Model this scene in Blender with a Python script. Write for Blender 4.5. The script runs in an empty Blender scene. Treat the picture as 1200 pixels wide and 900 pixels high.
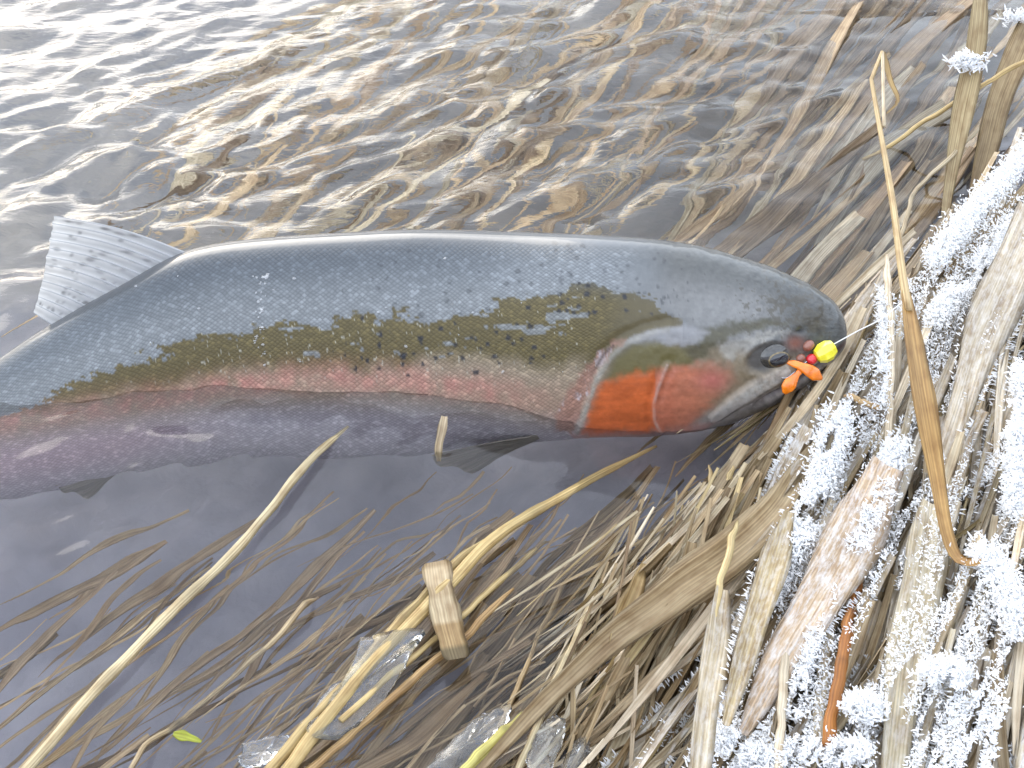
import bpy, math, random
import numpy as np
from mathutils import Vector, noise as mnoise

random.seed(7)
RNG = np.random.default_rng(11)
scene = bpy.context.scene
col = scene.collection
R = math.radians

# ------------------------------------------------------------------ camera
F = 1448.0                 # focal length in pixels of the 1200x900 picture
DEP = R(42.0)              # the camera looks down by this much
DIST = 0.75
CAM = np.array([0.0, -DIST * math.cos(DEP), DIST * math.sin(DEP)])
FW = np.array([0.0, math.cos(DEP), -math.sin(DEP)])
UP = np.array([0.0, math.sin(DEP), math.cos(DEP)])
RT = np.array([1.0, 0.0, 0.0])
cam = bpy.data.cameras.new('camera')
cam.sensor_width = 36.0
cam.lens = 36.0 * F / 1200.0
cam.clip_start = 0.02
cam.clip_end = 2000.0
camo = bpy.data.objects.new('camera', cam)
col.objects.link(camo)
camo.location = CAM
camo.rotation_euler = (math.pi / 2 - DEP, 0, 0)
scene.camera = camo

# ------------------------------------------------------------------ sky and sun
SUN_DIR = Vector((-math.sin(R(27)) * math.cos(R(17)), math.cos(R(27)) * math.cos(R(17)), math.sin(R(17))))      # towards the sun
SUN_EL = math.asin(SUN_DIR.z)
world = bpy.data.worlds.new('World')
scene.world = world
world.use_nodes = True
wn, wl = world.node_tree.nodes, world.node_tree.links
wn.clear()
w_out = wn.new('ShaderNodeOutputWorld')
w_bg = wn.new('ShaderNodeBackground')
w_bg.inputs['Strength'].default_value = 0.15
w_sky = wn.new('ShaderNodeTexSky')
w_sky.sky_type = 'NISHITA'
w_sky.sun_disc = False
w_sky.dust_density = 1.6            # hazy air: a broad pale glow round the veiled sun
w_sky.sun_elevation = SUN_EL
w_sky.sun_rotation = math.atan2(SUN_DIR.x, SUN_DIR.y)
w_tc = wn.new('ShaderNodeTexCoord')
w_map = wn.new('ShaderNodeMapping')
w_map.inputs['Scale'].default_value = (1.0, 1.0, 2.2)
w_no = wn.new('ShaderNodeTexNoise')
w_no.inputs['Scale'].default_value = 2.6
w_no.inputs['Detail'].default_value = 6.0
w_no.inputs['Roughness'].default_value = 0.6
w_cr = wn.new('ShaderNodeValToRGB')
w_cr.color_ramp.elements[0].position = 0.36
w_cr.color_ramp.elements[0].color = (0.45, 0.45, 0.45, 1)
w_cr.color_ramp.elements[1].position = 0.66
w_cr.color_ramp.elements[1].color = (.92, .92, .92, 1)
w_mix = wn.new('ShaderNodeMixRGB')
w_mix.inputs['Color2'].default_value = (7.3, 7.8, 8.7, 1)   # thin bright cloud, in the sky's own units
wl.new(w_tc.outputs['Generated'], w_map.inputs['Vector'])
wl.new(w_map.outputs['Vector'], w_no.inputs['Vector'])
wl.new(w_no.outputs['Fac'], w_cr.inputs['Fac'])
wl.new(w_cr.outputs['Color'], w_mix.inputs['Fac'])
wl.new(w_sky.outputs['Color'], w_mix.inputs['Color1'])
wl.new(w_mix.outputs['Color'], w_bg.inputs['Color'])
wl.new(w_bg.outputs['Background'], w_out.inputs['Surface'])

sun = bpy.data.lights.new('sun', 'SUN')
sun.energy = 0.5
sun.angle = R(40.0)          # a sun spread out by thin cloud
sun.color = (1.0, 0.93, 0.82)
suno = bpy.data.objects.new('sun', sun)
col.objects.link(suno)
suno.rotation_euler = SUN_DIR.to_track_quat('Z', 'Y').to_euler()
suno.location = SUN_DIR * 5

scene.view_settings.view_transform = 'Standard'
scene.view_settings.look = 'None'
scene.view_settings.gamma = 1.0
scene.view_settings.use_curve_mapping = False
scene.view_settings.exposure = 1.42
cy = scene.cycles
cy.use_denoising = True
cy.denoiser = 'OPENIMAGEDENOISE'
cy.denoising_input_passes = 'RGB_ALBEDO_NORMAL'
cy.use_adaptive_sampling = False
cy.max_bounces = 10
cy.transmission_bounces = 8
cy.transparent_max_bounces = 8
cy.diffuse_bounces = 3
cy.glossy_bounces = 4
cy.caustics_refractive = True
cy.caustics_reflective = False
cy.blur_glossy = 0.5
cy.sample_clamp_indirect = 6.0


# ------------------------------------------------------------------ pixel to place
def ray(px, py):
    d = FW * F + RT * (px - 600.0) - UP * (py - 450.0)
    return d / np.linalg.norm(d)


def P(px, py, z=0.0):
    d = ray(px, py)
    return CAM + d * ((z - CAM[2]) / d[2])


def on_plane(px, py, p0, n):
    d = ray(px, py)
    return CAM + d * (np.dot(p0 - CAM, n) / np.dot(d, n))


def to_px(p):
    p = np.asarray(p, float)
    v = p - CAM
    d = v @ FW
    return 600.0 + F * (v @ RT) / d, 450.0 - F * (v @ UP) / d


# ------------------------------------------------------------------ numpy noise
def vnoise(x, y, seed=0):
    """smooth value noise, about -1..1"""
    xi = np.floor(x).astype(np.int64); yi = np.floor(y).astype(np.int64)
    fx = x - xi; fy = y - yi
    fx = fx * fx * fx * (fx * (fx * 6 - 15) + 10); fy = fy * fy * fy * (fy * (fy * 6 - 15) + 10)

    def h(a, b):
        n = (a * 374761393 + b * 668265263 + seed * 1442695041) & 0x7fffffff
        n = ((n ^ (n >> 13)) * 1274126177) & 0x7fffffff
        return ((n ^ (n >> 16)) & 0xffff) / 32767.5 - 1.0
    a = h(xi, yi) * (1 - fx) + h(xi + 1, yi) * fx
    b = h(xi, yi + 1) * (1 - fx) + h(xi + 1, yi + 1) * fx
    return a * (1 - fy) + b * fy


def fbm(x, y, seed=0, octs=4, gain=0.5):
    t = 0; a = 1.0; s = 0
    for k in range(octs):
        t = t + a * vnoise(x * 2 ** k + 17.3 * k, y * 2 ** k - 9.1 * k, seed + k)
        s += a; a *= gain
    return t / s


def sstep(a, b, x):
    t = np.clip((x - a) / (b - a), 0, 1)
    return t * t * (3 - 2 * t)


def interp(x, xs, ys):
    """monotone-ish smooth interpolation (cubic hermite)"""
    xs = np.asarray(xs, float); ys = np.asarray(ys, float)
    d = np.diff(ys) / np.diff(xs)
    m = np.zeros_like(ys)
    m[1:-1] = np.where(d[:-1] * d[1:] > 0, 2 * d[:-1] * d[1:] / (d[:-1] + d[1:] + 1e-12), 0)
    m[0], m[-1] = d[0], d[-1]
    x = np.clip(x, xs[0], xs[-1])
    i = np.clip(np.searchsorted(xs, x) - 1, 0, len(xs) - 2)
    h = xs[i + 1] - xs[i]; t = (x - xs[i]) / h
    return ((2 * t**3 - 3 * t**2 + 1) * ys[i] + (t**3 - 2 * t**2 + t) * h * m[i]
            + (-2 * t**3 + 3 * t**2) * ys[i + 1] + (t**3 - t**2) * h * m[i + 1])


def spline(pts, n):
    """Catmull-Rom through pts, n samples even in chord length"""
    p = np.asarray(pts, float)
    if len(p) == 2:
        return p[0] + (p[1] - p[0]) * np.linspace(0, 1, n)[:, None]
    q = np.vstack([2 * p[0] - p[1], p, 2 * p[-1] - p[-2]])
    c = np.concatenate([[0], np.cumsum(np.linalg.norm(np.diff(p, axis=0), axis=1))])
    s = np.linspace(0, c[-1], n)
    i = np.clip(np.searchsorted(c, s, side='right') - 1, 0, len(p) - 2)
    t = ((s - c[i]) / np.maximum(c[i + 1] - c[i], 1e-9))[:, None]
    a, b, d, e = q[i], q[i + 1], q[i + 2], q[i + 3]
    return 0.5 * (2 * b + (d - a) * t + (2 * a - 5 * b + 4 * d - e) * t**2 + (-a + 3 * b - 3 * d + e) * t**3)


def seg_dist(x, y, pts):
    """distance to a polyline, and the parameter 0..1 along it"""
    best = np.full(np.shape(x), 1e9); bt = np.zeros(np.shape(x))
    pts = np.asarray(pts, float); L = np.concatenate([[0], np.cumsum(np.hypot(*np.diff(pts, axis=0).T))])
    for k in range(len(pts) - 1):
        ax, ay = pts[k]; bx, by = pts[k + 1]
        dx, dy = bx - ax, by - ay
        t = np.clip(((x - ax) * dx + (y - ay) * dy) / (dx * dx + dy * dy), 0, 1)
        d = np.hypot(x - ax - t * dx, y - ay - t * dy)
        m = d < best
        best = np.where(m, d, best); bt = np.where(m, (L[k] + t * (L[k + 1] - L[k])) / L[-1], bt)
    return best, bt


def in_poly(x, y, pts):
    pts = np.asarray(pts, float); c = np.zeros(np.shape(x), bool); j = len(pts) - 1
    for i in range(len(pts)):
        xi, yi = pts[i]; xj, yj = pts[j]
        c ^= ((yi > y) != (yj > y)) & (x < (xj - xi) * (y - yi) / (yj - yi + 1e-12) + xi)
        j = i
    return c


def poly_mask(x, y, pts, soft):
    """1 inside, 0 outside, with a soft rim of `soft` pixels"""
    d, _ = seg_dist(x, y, list(pts) + [pts[0]])
    s = np.where(in_poly(x, y, pts), d, -d)
    return sstep(-soft, soft, s)


# ------------------------------------------------------------------ mesh helpers
def new_mesh(name, verts, faces, mat, smooth=True, colors=None, uv=None, attrs=None):
    verts = np.asarray(verts, np.float32)
    me = bpy.data.meshes.new(name)
    if isinstance(faces, np.ndarray):
        nf, k = faces.shape
        me.vertices.add(len(verts)); me.vertices.foreach_set('co', verts.ravel())
        me.loops.add(nf * k); me.loops.foreach_set('vertex_index', faces.astype(np.int32).ravel())
        me.polygons.add(nf)
        me.polygons.foreach_set('loop_start', np.arange(0, nf * k, k, dtype=np.int32))
        me.update(calc_edges=True)
    else:
        me.from_pydata(verts.tolist(), [], faces)
        me.update()
    me.polygons.foreach_set('use_smooth', np.full(len(me.polygons), smooth, bool))
    if colors is not None:
        a = me.color_attributes.new('Col', 'FLOAT_COLOR', 'POINT')
        c = np.ones((len(verts), 4), np.float32); c[:, :3] = colors
        a.data.foreach_set('color', c.ravel())
    for k, v in (attrs or {}).items():
        a = me.attributes.new(k, 'FLOAT', 'POINT')
        a.data.foreach_set('value', np.asarray(v, np.float32))
    if uv is not None:
        a = me.attributes.new('pos_uv', 'FLOAT_VECTOR', 'POINT')
        u = np.zeros((len(verts), 3), np.float32); u[:, :2] = uv
        a.data.foreach_set('vector', u.ravel())
    if mat:
        me.materials.append(mat)
    me.validate()
    return me


def obj(name, me, parent=None, **props):
    o = bpy.data.objects.new(name, me)
    col.objects.link(o)
    if parent is not None:
        o.parent = parent
    for k, v in props.items():
        o[k] = v
    return o


def empty(name, loc, **props):
    o = bpy.data.objects.new(name, None)
    o.empty_display_size = 0.02
    col.objects.link(o)
    o.location = loc
    for k, v in props.items():
        o[k] = v
    return o


def child(name, me, root, **props):
    """a part whose mesh is written in world coordinates"""
    o = obj(name, me, root, **props)
    o.location = -Vector(root.location)
    return o


def grid_faces(nu, nv, wrap_v=False):
    i, j = np.meshgrid(np.arange(nu - 1), np.arange(nv if wrap_v else nv - 1), indexing='ij')
    j2 = (j + 1) % nv
    return np.stack([i * nv + j, i * nv + j2, (i + 1) * nv + j2, (i + 1) * nv + j], -1).reshape(-1, 4)


# ------------------------------------------------------------------ material helpers
def mat_new(name):
    m = bpy.data.materials.new(name)
    m.use_nodes = True
    n, l = m.node_tree.nodes, m.node_tree.links
    return m, n, l, n['Principled BSDF'], n['Material Output']


def mat_plain(name, c, rough=0.5, metal=0.0, spec=0.5, noise_scale=None, noise_amt=0.25, coat=0.0, bump=0.0):
    m, n, l, b, o = mat_new(name)
    b.inputs['Roughness'].default_value = rough
    b.inputs['Metallic'].default_value = metal
    b.inputs['Specular IOR Level'].default_value = spec
    b.inputs['Coat Weight'].default_value = coat
    b.inputs['Coat Roughness'].default_value = 0.05
    if noise_scale:
        t = n.new('ShaderNodeTexNoise'); t.inputs['Scale'].default_value = noise_scale
        t.inputs['Detail'].default_value = 5
        tc = n.new('ShaderNodeTexCoord'); l.new(tc.outputs['Object'], t.inputs['Vector'])
        r = n.new('ShaderNodeValToRGB')
        r.color_ramp.elements[0].position = 0.3; r.color_ramp.elements[1].position = 0.7
        r.color_ramp.elements[0].color = (*[v * (1 - noise_amt) for v in c], 1)
        r.color_ramp.elements[1].color = (*[min(1, v * (1 + noise_amt)) for v in c], 1)
        l.new(t.outputs['Fac'], r.inputs['Fac']); l.new(r.outputs['Color'], b.inputs['Base Color'])
        if bump:
            bp = n.new('ShaderNodeBump'); bp.inputs['Distance'].default_value = bump
            l.new(t.outputs['Fac'], bp.inputs['Height']); l.new(bp.outputs['Normal'], b.inputs['Normal'])
    else:
        b.inputs['Base Color'].default_value = (*c, 1)
    return m


def make_straw():
    m, n, l, b, o = mat_new('dry_straw')
    at = n.new('ShaderNodeAttribute'); at.attribute_name = 'Col'
    uv = n.new('ShaderNodeAttribute'); uv.attribute_name = 'pos_uv'
    mp = n.new('ShaderNodeMapping'); mp.inputs['Scale'].default_value = (850, 14, 1)
    l.new(uv.outputs['Vector'], mp.inputs['Vector'])
    t = n.new('ShaderNodeTexNoise'); t.inputs['Scale'].default_value = 1.0; t.inputs['Detail'].default_value = 3
    l.new(mp.outputs['Vector'], t.inputs['Vector'])
    mp2 = n.new('ShaderNodeMapping'); mp2.inputs['Scale'].default_value = (160, 70, 1)
    l.new(uv.outputs['Vector'], mp2.inputs['Vector'])
    t2 = n.new('ShaderNodeTexNoise'); t2.inputs['Scale'].default_value = 1.0; t2.inputs['Detail'].default_value = 5
    l.new(mp2.outputs['Vector'], t2.inputs['Vector'])
    r = n.new('ShaderNodeValToRGB')
    r.color_ramp.elements[0].position = 0.32; r.color_ramp.elements[0].color = (0.62, 0.56, 0.48, 1)
    r.color_ramp.elements[1].position = 0.66; r.color_ramp.elements[1].color = (1.12, 1.12, 1.1, 1)
    l.new(t.outputs['Fac'], r.inputs['Fac'])
    r2 = n.new('ShaderNodeValToRGB')
    r2.color_ramp.elements[0].position = 0.3; r2.color_ramp.elements[0].color = (0.70, 0.61, 0.52, 1)
    r2.color_ramp.elements[1].position = 0.55; r2.color_ramp.elements[1].color = (1.05, 1.05, 1.05, 1)
    l.new(t2.outputs['Fac'], r2.inputs['Fac'])
    sx_ = n.new('ShaderNodeSeparateXYZ'); l.new(uv.outputs['Vector'], sx_.inputs[0])
    vs_ = n.new('ShaderNodeMath'); vs_.operation = 'MULTIPLY'; vs_.inputs[1].default_value = 2 * math.pi / .0014; l.new(sx_.outputs['X'], vs_.inputs[0])
    vc_ = n.new('ShaderNodeMath'); vc_.operation = 'SINE'; l.new(vs_.outputs[0], vc_.inputs[0])
    vm_ = n.new('ShaderNodeMath'); vm_.operation = 'MULTIPLY_ADD'; vm_.inputs[1].default_value = .10; vm_.inputs[2].default_value = .95; l.new(vc_.outputs[0], vm_.inputs[0])
    vv_ = n.new('ShaderNodeVectorMath'); vv_.operation = 'SCALE'; l.new(at.outputs['Color'], vv_.inputs[0]); l.new(vm_.outputs[0], vv_.inputs['Scale'])
    m1 = n.new('ShaderNodeMixRGB'); m1.blend_type = 'MULTIPLY'; m1.inputs['Fac'].default_value = 1
    m2 = n.new('ShaderNodeMixRGB'); m2.blend_type = 'MULTIPLY'; m2.inputs['Fac'].default_value = 0.8
    l.new(vv_.outputs[0], m1.inputs['Color1']); l.new(r.outputs['Color'], m1.inputs['Color2'])
    l.new(m1.outputs['Color'], m2.inputs['Color1']); l.new(r2.outputs['Color'], m2.inputs['Color2'])
    fa = n.new('ShaderNodeAttribute'); fa.attribute_name = 'rime'
    mp3 = n.new('ShaderNodeMapping'); mp3.inputs['Scale'].default_value = (420, 110, 1)
    l.new(uv.outputs['Vector'], mp3.inputs['Vector'])
    t3 = n.new('ShaderNodeTexNoise'); t3.inputs['Scale'].default_value = 1.0; t3.inputs['Detail'].default_value = 7; t3.inputs['Roughness'].default_value = .7
    l.new(mp3.outputs['Vector'], t3.inputs['Vector'])
    r3 = n.new('ShaderNodeValToRGB'); r3.color_ramp.elements[0].position = .44; r3.color_ramp.elements[1].position = .62
    l.new(t3.outputs['Fac'], r3.inputs['Fac'])
    mf = n.new('ShaderNodeMath'); mf.operation = 'MULTIPLY'
    l.new(r3.outputs['Color'], mf.inputs[0]); l.new(fa.outputs['Fac'], mf.inputs[1])
    m3 = n.new('ShaderNodeMixRGB'); m3.inputs['Color2'].default_value = (.88, .88, .88, 1)
    l.new(mf.outputs[0], m3.inputs['Fac']); l.new(m2.outputs['Color'], m3.inputs['Color1'])
    m2 = m3
    l.new(m2.outputs['Color'], b.inputs['Base Color'])
    b.inputs['Roughness'].default_value = 0.48
    b.inputs['Specular IOR Level'].default_value = 0.4
    bp = n.new('ShaderNodeBump'); bp.inputs['Distance'].default_value = 0.0004; bp.inputs['Strength'].default_value = 0.7
    l.new(t.outputs['Fac'], bp.inputs['Height']); l.new(bp.outputs['Normal'], b.inputs['Normal'])
    tr = n.new('ShaderNodeBsdfTranslucent'); l.new(m2.outputs['Color'], tr.inputs['Color'])
    mx = n.new('ShaderNodeMixShader'); mx.inputs['Fac'].default_value = 0.22
    l.new(b.outputs['BSDF'], mx.inputs[1]); l.new(tr.outputs['BSDF'], mx.inputs[2])
    l.new(mx.outputs['Shader'], o.inputs['Surface'])
    return m


STRAW = make_straw()

# ------------------------------------------------------------------ terrain
edge_px = [(1200, 130), (1120, 255), (1040, 350), (985, 430), (940, 510), (880, 620), (810, 740), (740, 860), (700, 930)]
edge = [P(x, y, 0.0)[:2] for x, y in edge_px]
d0 = edge[0] - edge[1]; d0 = d0 / np.linalg.norm(d0)
EDGE = np.array([edge[0] + d0 * np.array([60.0, 60.0]) * np.array([1.6, .6]), edge[0] + d0 * 4 + np.array([2.0, -.4]), edge[0] + d0 * 0.6 + np.array([.15, 0])] + edge
                + [np.array([-0.05, -0.42]), np.array([-0.35, -0.68]), np.array([-1.2, -1.1]), np.array([-5.0, -2.6]), np.array([-70.0, -30.0])])


def bank_d(x, y):
    """signed distance from the water's edge, positive on the bank"""
    d, _ = seg_dist(x, y, EDGE)
    poly = np.vstack([EDGE, [[-70, -200], [200, -200], [200, EDGE[0][1]]]])
    return np.where(in_poly(x, y, poly), d, -d)


def ground_z(x, y):
    x = np.asarray(x, float); y = np.asarray(y, float)
    d = bank_d(x, y)
    up = 0.30 * np.minimum(d, 0.5) + 0.5 * np.clip(d - 0.5, 0, 1.6) + 0.12 * np.clip(d - 2.1, 0, 8)
    dn = -0.62 * np.minimum(-d, 0.2) - 0.05 * np.clip(-d - 0.2, 0, 2.2) - .2 * np.clip(y - 1.2, 0, 2)
    z = np.where(d > 0, up, dn) - 0.012
    far = np.clip(y - 9.0 - 0.3 * np.sin(x * 0.3), 0, None)      # the far shore
    z = z + np.where(far > 0, np.minimum(far * 0.45, 0.9) + np.clip(far - 2, 0, 40) * 0.16, 0)
    z = z + 0.010 * fbm(x * 9, y * 9, 3) + 0.006 * fbm(x * 40, y * 40, 8) * (np.hypot(x, y) < 3)
    return z


def axis(lo, hi, step, far):
    mid = np.arange(lo, hi + step / 2, step)
    g = []; s = step; v = hi
    while v < far:
        s *= 1.35; v += s; g.append(v)
    h = []; s = step; v = lo
    while v > -far:
        s *= 1.35; v -= s; h.append(v)
    return np.array(h[::-1] + list(mid) + g)


gx = axis(-0.8, 0.9, 0.008, 400); gy = axis(-0.5, 0.9, 0.008, 400)
X, Y = np.meshgrid(gx, gy, indexing='ij')
Z = ground_z(X, Y)
GX0, GY0 = float(gx[np.argmin(np.abs(gx + .8))]), float(gy[np.argmin(np.abs(gy + .5))])
IX0, IY0 = int(np.argmin(np.abs(gx + .8))), int(np.argmin(np.abs(gy + .5)))
ZL = Z[IX0:IX0 + 212, IY0:IY0 + 175].tolist()


def gz(x, y):
    u_ = min(max((x - GX0) / .008, 0), 210.0); v_ = min(max((y - GY0) / .008, 0), 173.0)
    i_, j_ = int(u_), int(v_); fu, fv_ = u_ - i_, v_ - j_
    return (ZL[i_][j_] * (1 - fu) + ZL[i_ + 1][j_] * fu) * (1 - fv_) + (ZL[i_][j_ + 1] * (1 - fu) + ZL[i_ + 1][j_ + 1] * fu) * fv_


gm, n, l, b, o = mat_new('river_mud')
tc = n.new('ShaderNodeTexCoord')
t = n.new('ShaderNodeTexNoise'); t.inputs['Scale'].default_value = 16; t.inputs['Detail'].default_value = 8
l.new(tc.outputs['Object'], t.inputs['Vector'])
r = n.new('ShaderNodeValToRGB')
r.color_ramp.elements[0].position = 0.35; r.color_ramp.elements[0].color = (0.185, 0.180, 0.215, 1)
r.color_ramp.elements[1].position = 0.68; r.color_ramp.elements[1].color = (0.28, 0.272, 0.31, 1)
rs = n.new('ShaderNodeValToRGB')
rs.color_ramp.elements[0].position = 0.3; rs.color_ramp.elements[0].color = (0.16, 0.165, 0.18, 1)
rs.color_ramp.elements[1].position = 0.7; rs.color_ramp.elements[1].color = (0.32, 0.295, 0.265, 1)
sa_ = n.new('ShaderNodeAttribute'); sa_.attribute_name = 'sand'
ms = n.new('ShaderNodeMixRGB')
l.new(sa_.outputs['Fac'], ms.inputs['Fac'])
l.new(t.outputs['Fac'], r.inputs['Fac']); l.new(t.outputs['Fac'], rs.inputs['Fac'])
l.new(r.outputs['Color'], ms.inputs['Color1']); l.new(rs.outputs['Color'], ms.inputs['Color2'])
l.new(ms.outputs['Color'], b.inputs['Base Color'])
sand = sstep(.02, .26, Y + .06 * fbm(X * 6, Y * 6, 301) - .10 * sstep(.1, .5, X)) * (bank_d(X, Y) < 0)
b.inputs['Roughness'].default_value = 0.9
bp = n.new('ShaderNodeBump'); bp.inputs['Distance'].default_value = 0.01
l.new(t.outputs['Fac'], bp.inputs['Height']); l.new(bp.outputs['Normal'], b.inputs['Normal'])
obj('ground', new_mesh('ground', np.stack([X, Y, Z], -1).reshape(-1, 3), grid_faces(len(gx), len(gy))[:, ::-1], gm, attrs={'sand': sand.ravel()}),
    kind='structure', label='dark muddy river bed and sloping bank under the grass', category='ground')

# ------------------------------------------------------------------ fish shape
ROLL = R(20.0)
LAT = np.array([0.0, -math.cos(ROLL), math.sin(ROLL)])
DOR = np.array([0.0, math.sin(ROLL), math.cos(ROLL)])
# station pixel, centre row, height of the axis, row of the visible back, half width
ST = [(992, 392, .044, 392, .000), (986, 393, .044, 371, .0105), (975, 396, .043, 356, .0165), (960, 399, .041, 345, .0215), (940, 402, .039, 334, .0265),
      (900, 406, .036, 318, .034), (850, 408, .032, 303, .0395), (800, 407, .029, 292, .0425), (700, 405, .024, 283, .0445), (600, 412, .006, 279, .046),
      (500, 425, -.010, 277, .047), (400, 428, -.015, 281, .047), (300, 432, -.018, 288, .046), (240, 442, -.021, 298, .045), (150, 471, -.029, 342, .042),
      (60, 506, -.039, 392, .037), (0, 531, -.046, 431, .033), (-100, 568, -.055, 492, .026), (-220, 606, -.062, 556, .018),
      (-330, 630, -.066, 591, .011), (-400, 645, -.068, 601, .006)]
sx = np.array([s[0] for s in ST])[::-1].astype(float)


def st(k):
    return np.array([s[k] for s in ST])[::-1].astype(float)


NU, NV = 1250, 380
# denser towards the head and inside the picture
u_out = np.linspace(-400, -40, 120, endpoint=False)
u_mid = np.linspace(-40, 960, NU - 120 - 90, endpoint=False)
u_nose = 992 - 32 * (1 - np.sin(np.linspace(0, math.pi / 2, 90)))
PXS = np.concatenate([u_out, u_mid, u_nose])
NU = len(PXS)
cpy = interp(PXS, sx, st(1)); cz = interp(PXS, sx, st(2)); bpy_row = interp(PXS, sx, st(3)); hw = interp(PXS, sx, st(4))
AX = np.array([P(a, b_, c) for a, b_, c in zip(PXS, cpy, cz)])
dist = (AX - CAM) @ FW
hd = np.maximum((cpy - bpy_row) / F * dist / 0.935, 1e-5)
hw = np.maximum(hw, 1e-5)
bel_row = interp(PXS, [-400, 500, 600, 700, 800, 850, 900, 940, 960, 975, 986, 992], [0, 0, 0, -6, -13, -18, -21, -21, -21, -17, -8, 0])
hdb = np.maximum(hd + bel_row / F * dist / 0.935, 1e-5)
# theta: 0 = back ridge, pi/2 = camera side, pi = belly
th = np.linspace(0, 2 * math.pi, NV, endpoint=False)
ct, sn = np.cos(th), np.sin(th)
ex = 0.92
SEC_B = np.sign(ct) * np.abs(ct) ** ex
SEC_A = np.sign(sn) * np.abs(sn) ** 0.95
V = AX[:, None, :] + np.where(SEC_B[None, :] > 0, hd[:, None], hdb[:, None])[..., None] * SEC_B[None, :, None] * DOR + hw[:, None, None] * SEC_A[None, :, None] * LAT
# normals from the grid
du = np.gradient(V, axis=0)
dv = (np.roll(V, -1, 1) - np.roll(V, 1, 1))
Nn = np.cross(dv, du)
Nn /= np.linalg.norm(Nn, axis=2, keepdims=True) + 1e-12
cen = V - AX[:, None, :]
Nn *= np.sign((Nn * cen).sum(2, keepdims=True) + 1e-12)
# picture coordinates on the camera side; the far side mirrors them
near = np.arange(NV)
mir = (-near) % NV
is_near = sn >= -1e-9
pick = np.where(is_near, near, mir)
NH = NV // 2 + 1
Vn = V[:, :NH, :]
PX, PY = to_px(Vn)


def warp(seed, sc, amp):
    return amp * fbm(PX / sc, PY / sc, seed)


# --- relief on the head (metres along the normal)
rim = [(672, 512), (680, 490), (687, 468), (698, 440), (712, 418), (730, 402), (755, 390), (785, 383)]
d_rim, t_rim = seg_dist(PX, PY, rim)
oper_poly = [(672, 516), (680, 490), (687, 468), (698, 440), (712, 418), (730, 402), (755, 390), (785, 383), (840, 392), (905, 400), (905, 470), (840, 500), (780, 520)]
m_oper = poly_mask(PX, PY, oper_poly, 3.0)
disp = 0.0016 * m_oper * sstep(0, 1, 1 - (PX - 680) / 230)
disp -= 0.0010 * np.exp(-((d_rim - 9) / 6.0) ** 2) * (1 - m_oper) * (PX < 790)
preop = [(782, 428), (772, 452), (766, 472), (767, 492), (775, 506)]
d_pre, t_pre = seg_dist(PX, PY, preop)
disp += 0.0005 * np.exp(-(d_pre / 3.0) ** 2) - 0.0006 * np.exp(-((d_pre - 6) / 4.0) ** 2)
maxil = [(948, 422), (930, 430), (910, 441), (886, 455), (858, 473), (836, 489)]
d_max, t_max = seg_dist(PX, PY, maxil)
wmax = 5.5 + 5 * np.sin(np.pi * np.clip(t_max, 0, 1))
disp += 0.0019 * sstep(1.25, 0.55, d_max / wmax)
cleft = [(990, 402), (972, 421), (950, 438), (926, 453), (902, 466), (880, 478)]
d_cl, t_cl = seg_dist(PX, PY, cleft)
disp -= 0.0035 * np.exp(-(d_cl / 3.0) ** 2) * sstep(1.02, 0.8, t_cl)
ex_c = (897, 419)
eyr = np.hypot((PX - ex_c[0]) / 23.0, (PY - ex_c[1] + (PX - ex_c[0]) * 0.30) / 16.0)
disp -= 0.0010 * sstep(1.15, 0.75, eyr)
disp += 0.0006 * np.exp(-((eyr - 1.2) / 0.2) ** 2)
disp -= 0.0016 * np.exp(-(((PX - 938) / 6) ** 2 + ((PY - 388) / 4) ** 2))
headm = sstep(690, 800, PX + (PY - 400) * 0.0)
disp += headm * 0.0005 * fbm(PX / 30, PY / 22, 5) + 0.00018 * fbm(PX / 6, PY / 6, 6) * headm
# branchiostegal folds under the cheek
disp += 0.0006 * np.sin((PY - 505 + (PX - 700) * 0.12) / 3.5) * sstep(505, 512, PY) * (PX > 690) * (PX < 870)
disp *= sstep(-1, 25, 990 - PX)
V = V + Nn * disp[:, pick][:, :, None]

# --- colour of the skin, row by row down the flank
def C(r, g, b_):
    return np.array([r, g, b_])


def mixc(c, k, m):
    return c * (1 - m[..., None]) + k * m[..., None]


colr = np.zeros(Vn.shape)
vrel = (PY - bpy_row[:, None]) / (2 * (cpy - bpy_row))[:, None]      # 0 back .. 1 belly
colr[:] = C(.070, .080, .088)
colr = mixc(colr, C(.125, .098, .038), sstep(.10, .30, vrel + warp(1, 60, .05)))
strp = interp(PX, [-400, 0, 200, 300, 400, 500, 580, 640, 700], [600, 505, 470, 452, 447, 452, 462, 470, 470])
body = sstep(712, 690, PX + (PY - 470) * 0.35)
pale = sstep(-30, 0, PY - strp + 26 * sstep(430, 560, PX) + warp(2, 25, 12)) * body
colr = mixc(colr, C(.36, .29, .21), pale * .85)
pink = np.exp(-((PY - strp + 4) / 17.0) ** 2) * body * sstep(690, 560, PX) + .35 * np.exp(-((PY - strp - 10) / 30.0) ** 2) * body
colr = mixc(colr, C(.50, .22, .18), np.clip(pink * (.40 + warp(3, 16, .4)), 0, 1))
belly = sstep(4, 60, PY - strp) * body
colr = mixc(colr, C(.48, .44, .49), belly)
pinkb = np.exp(-((PY - strp - 62) / 40.0) ** 2) * sstep(330, 120, PX)
colr = mixc(colr, C(.50, .30, .35), np.clip(pinkb, 0, 1) * .55)
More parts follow.
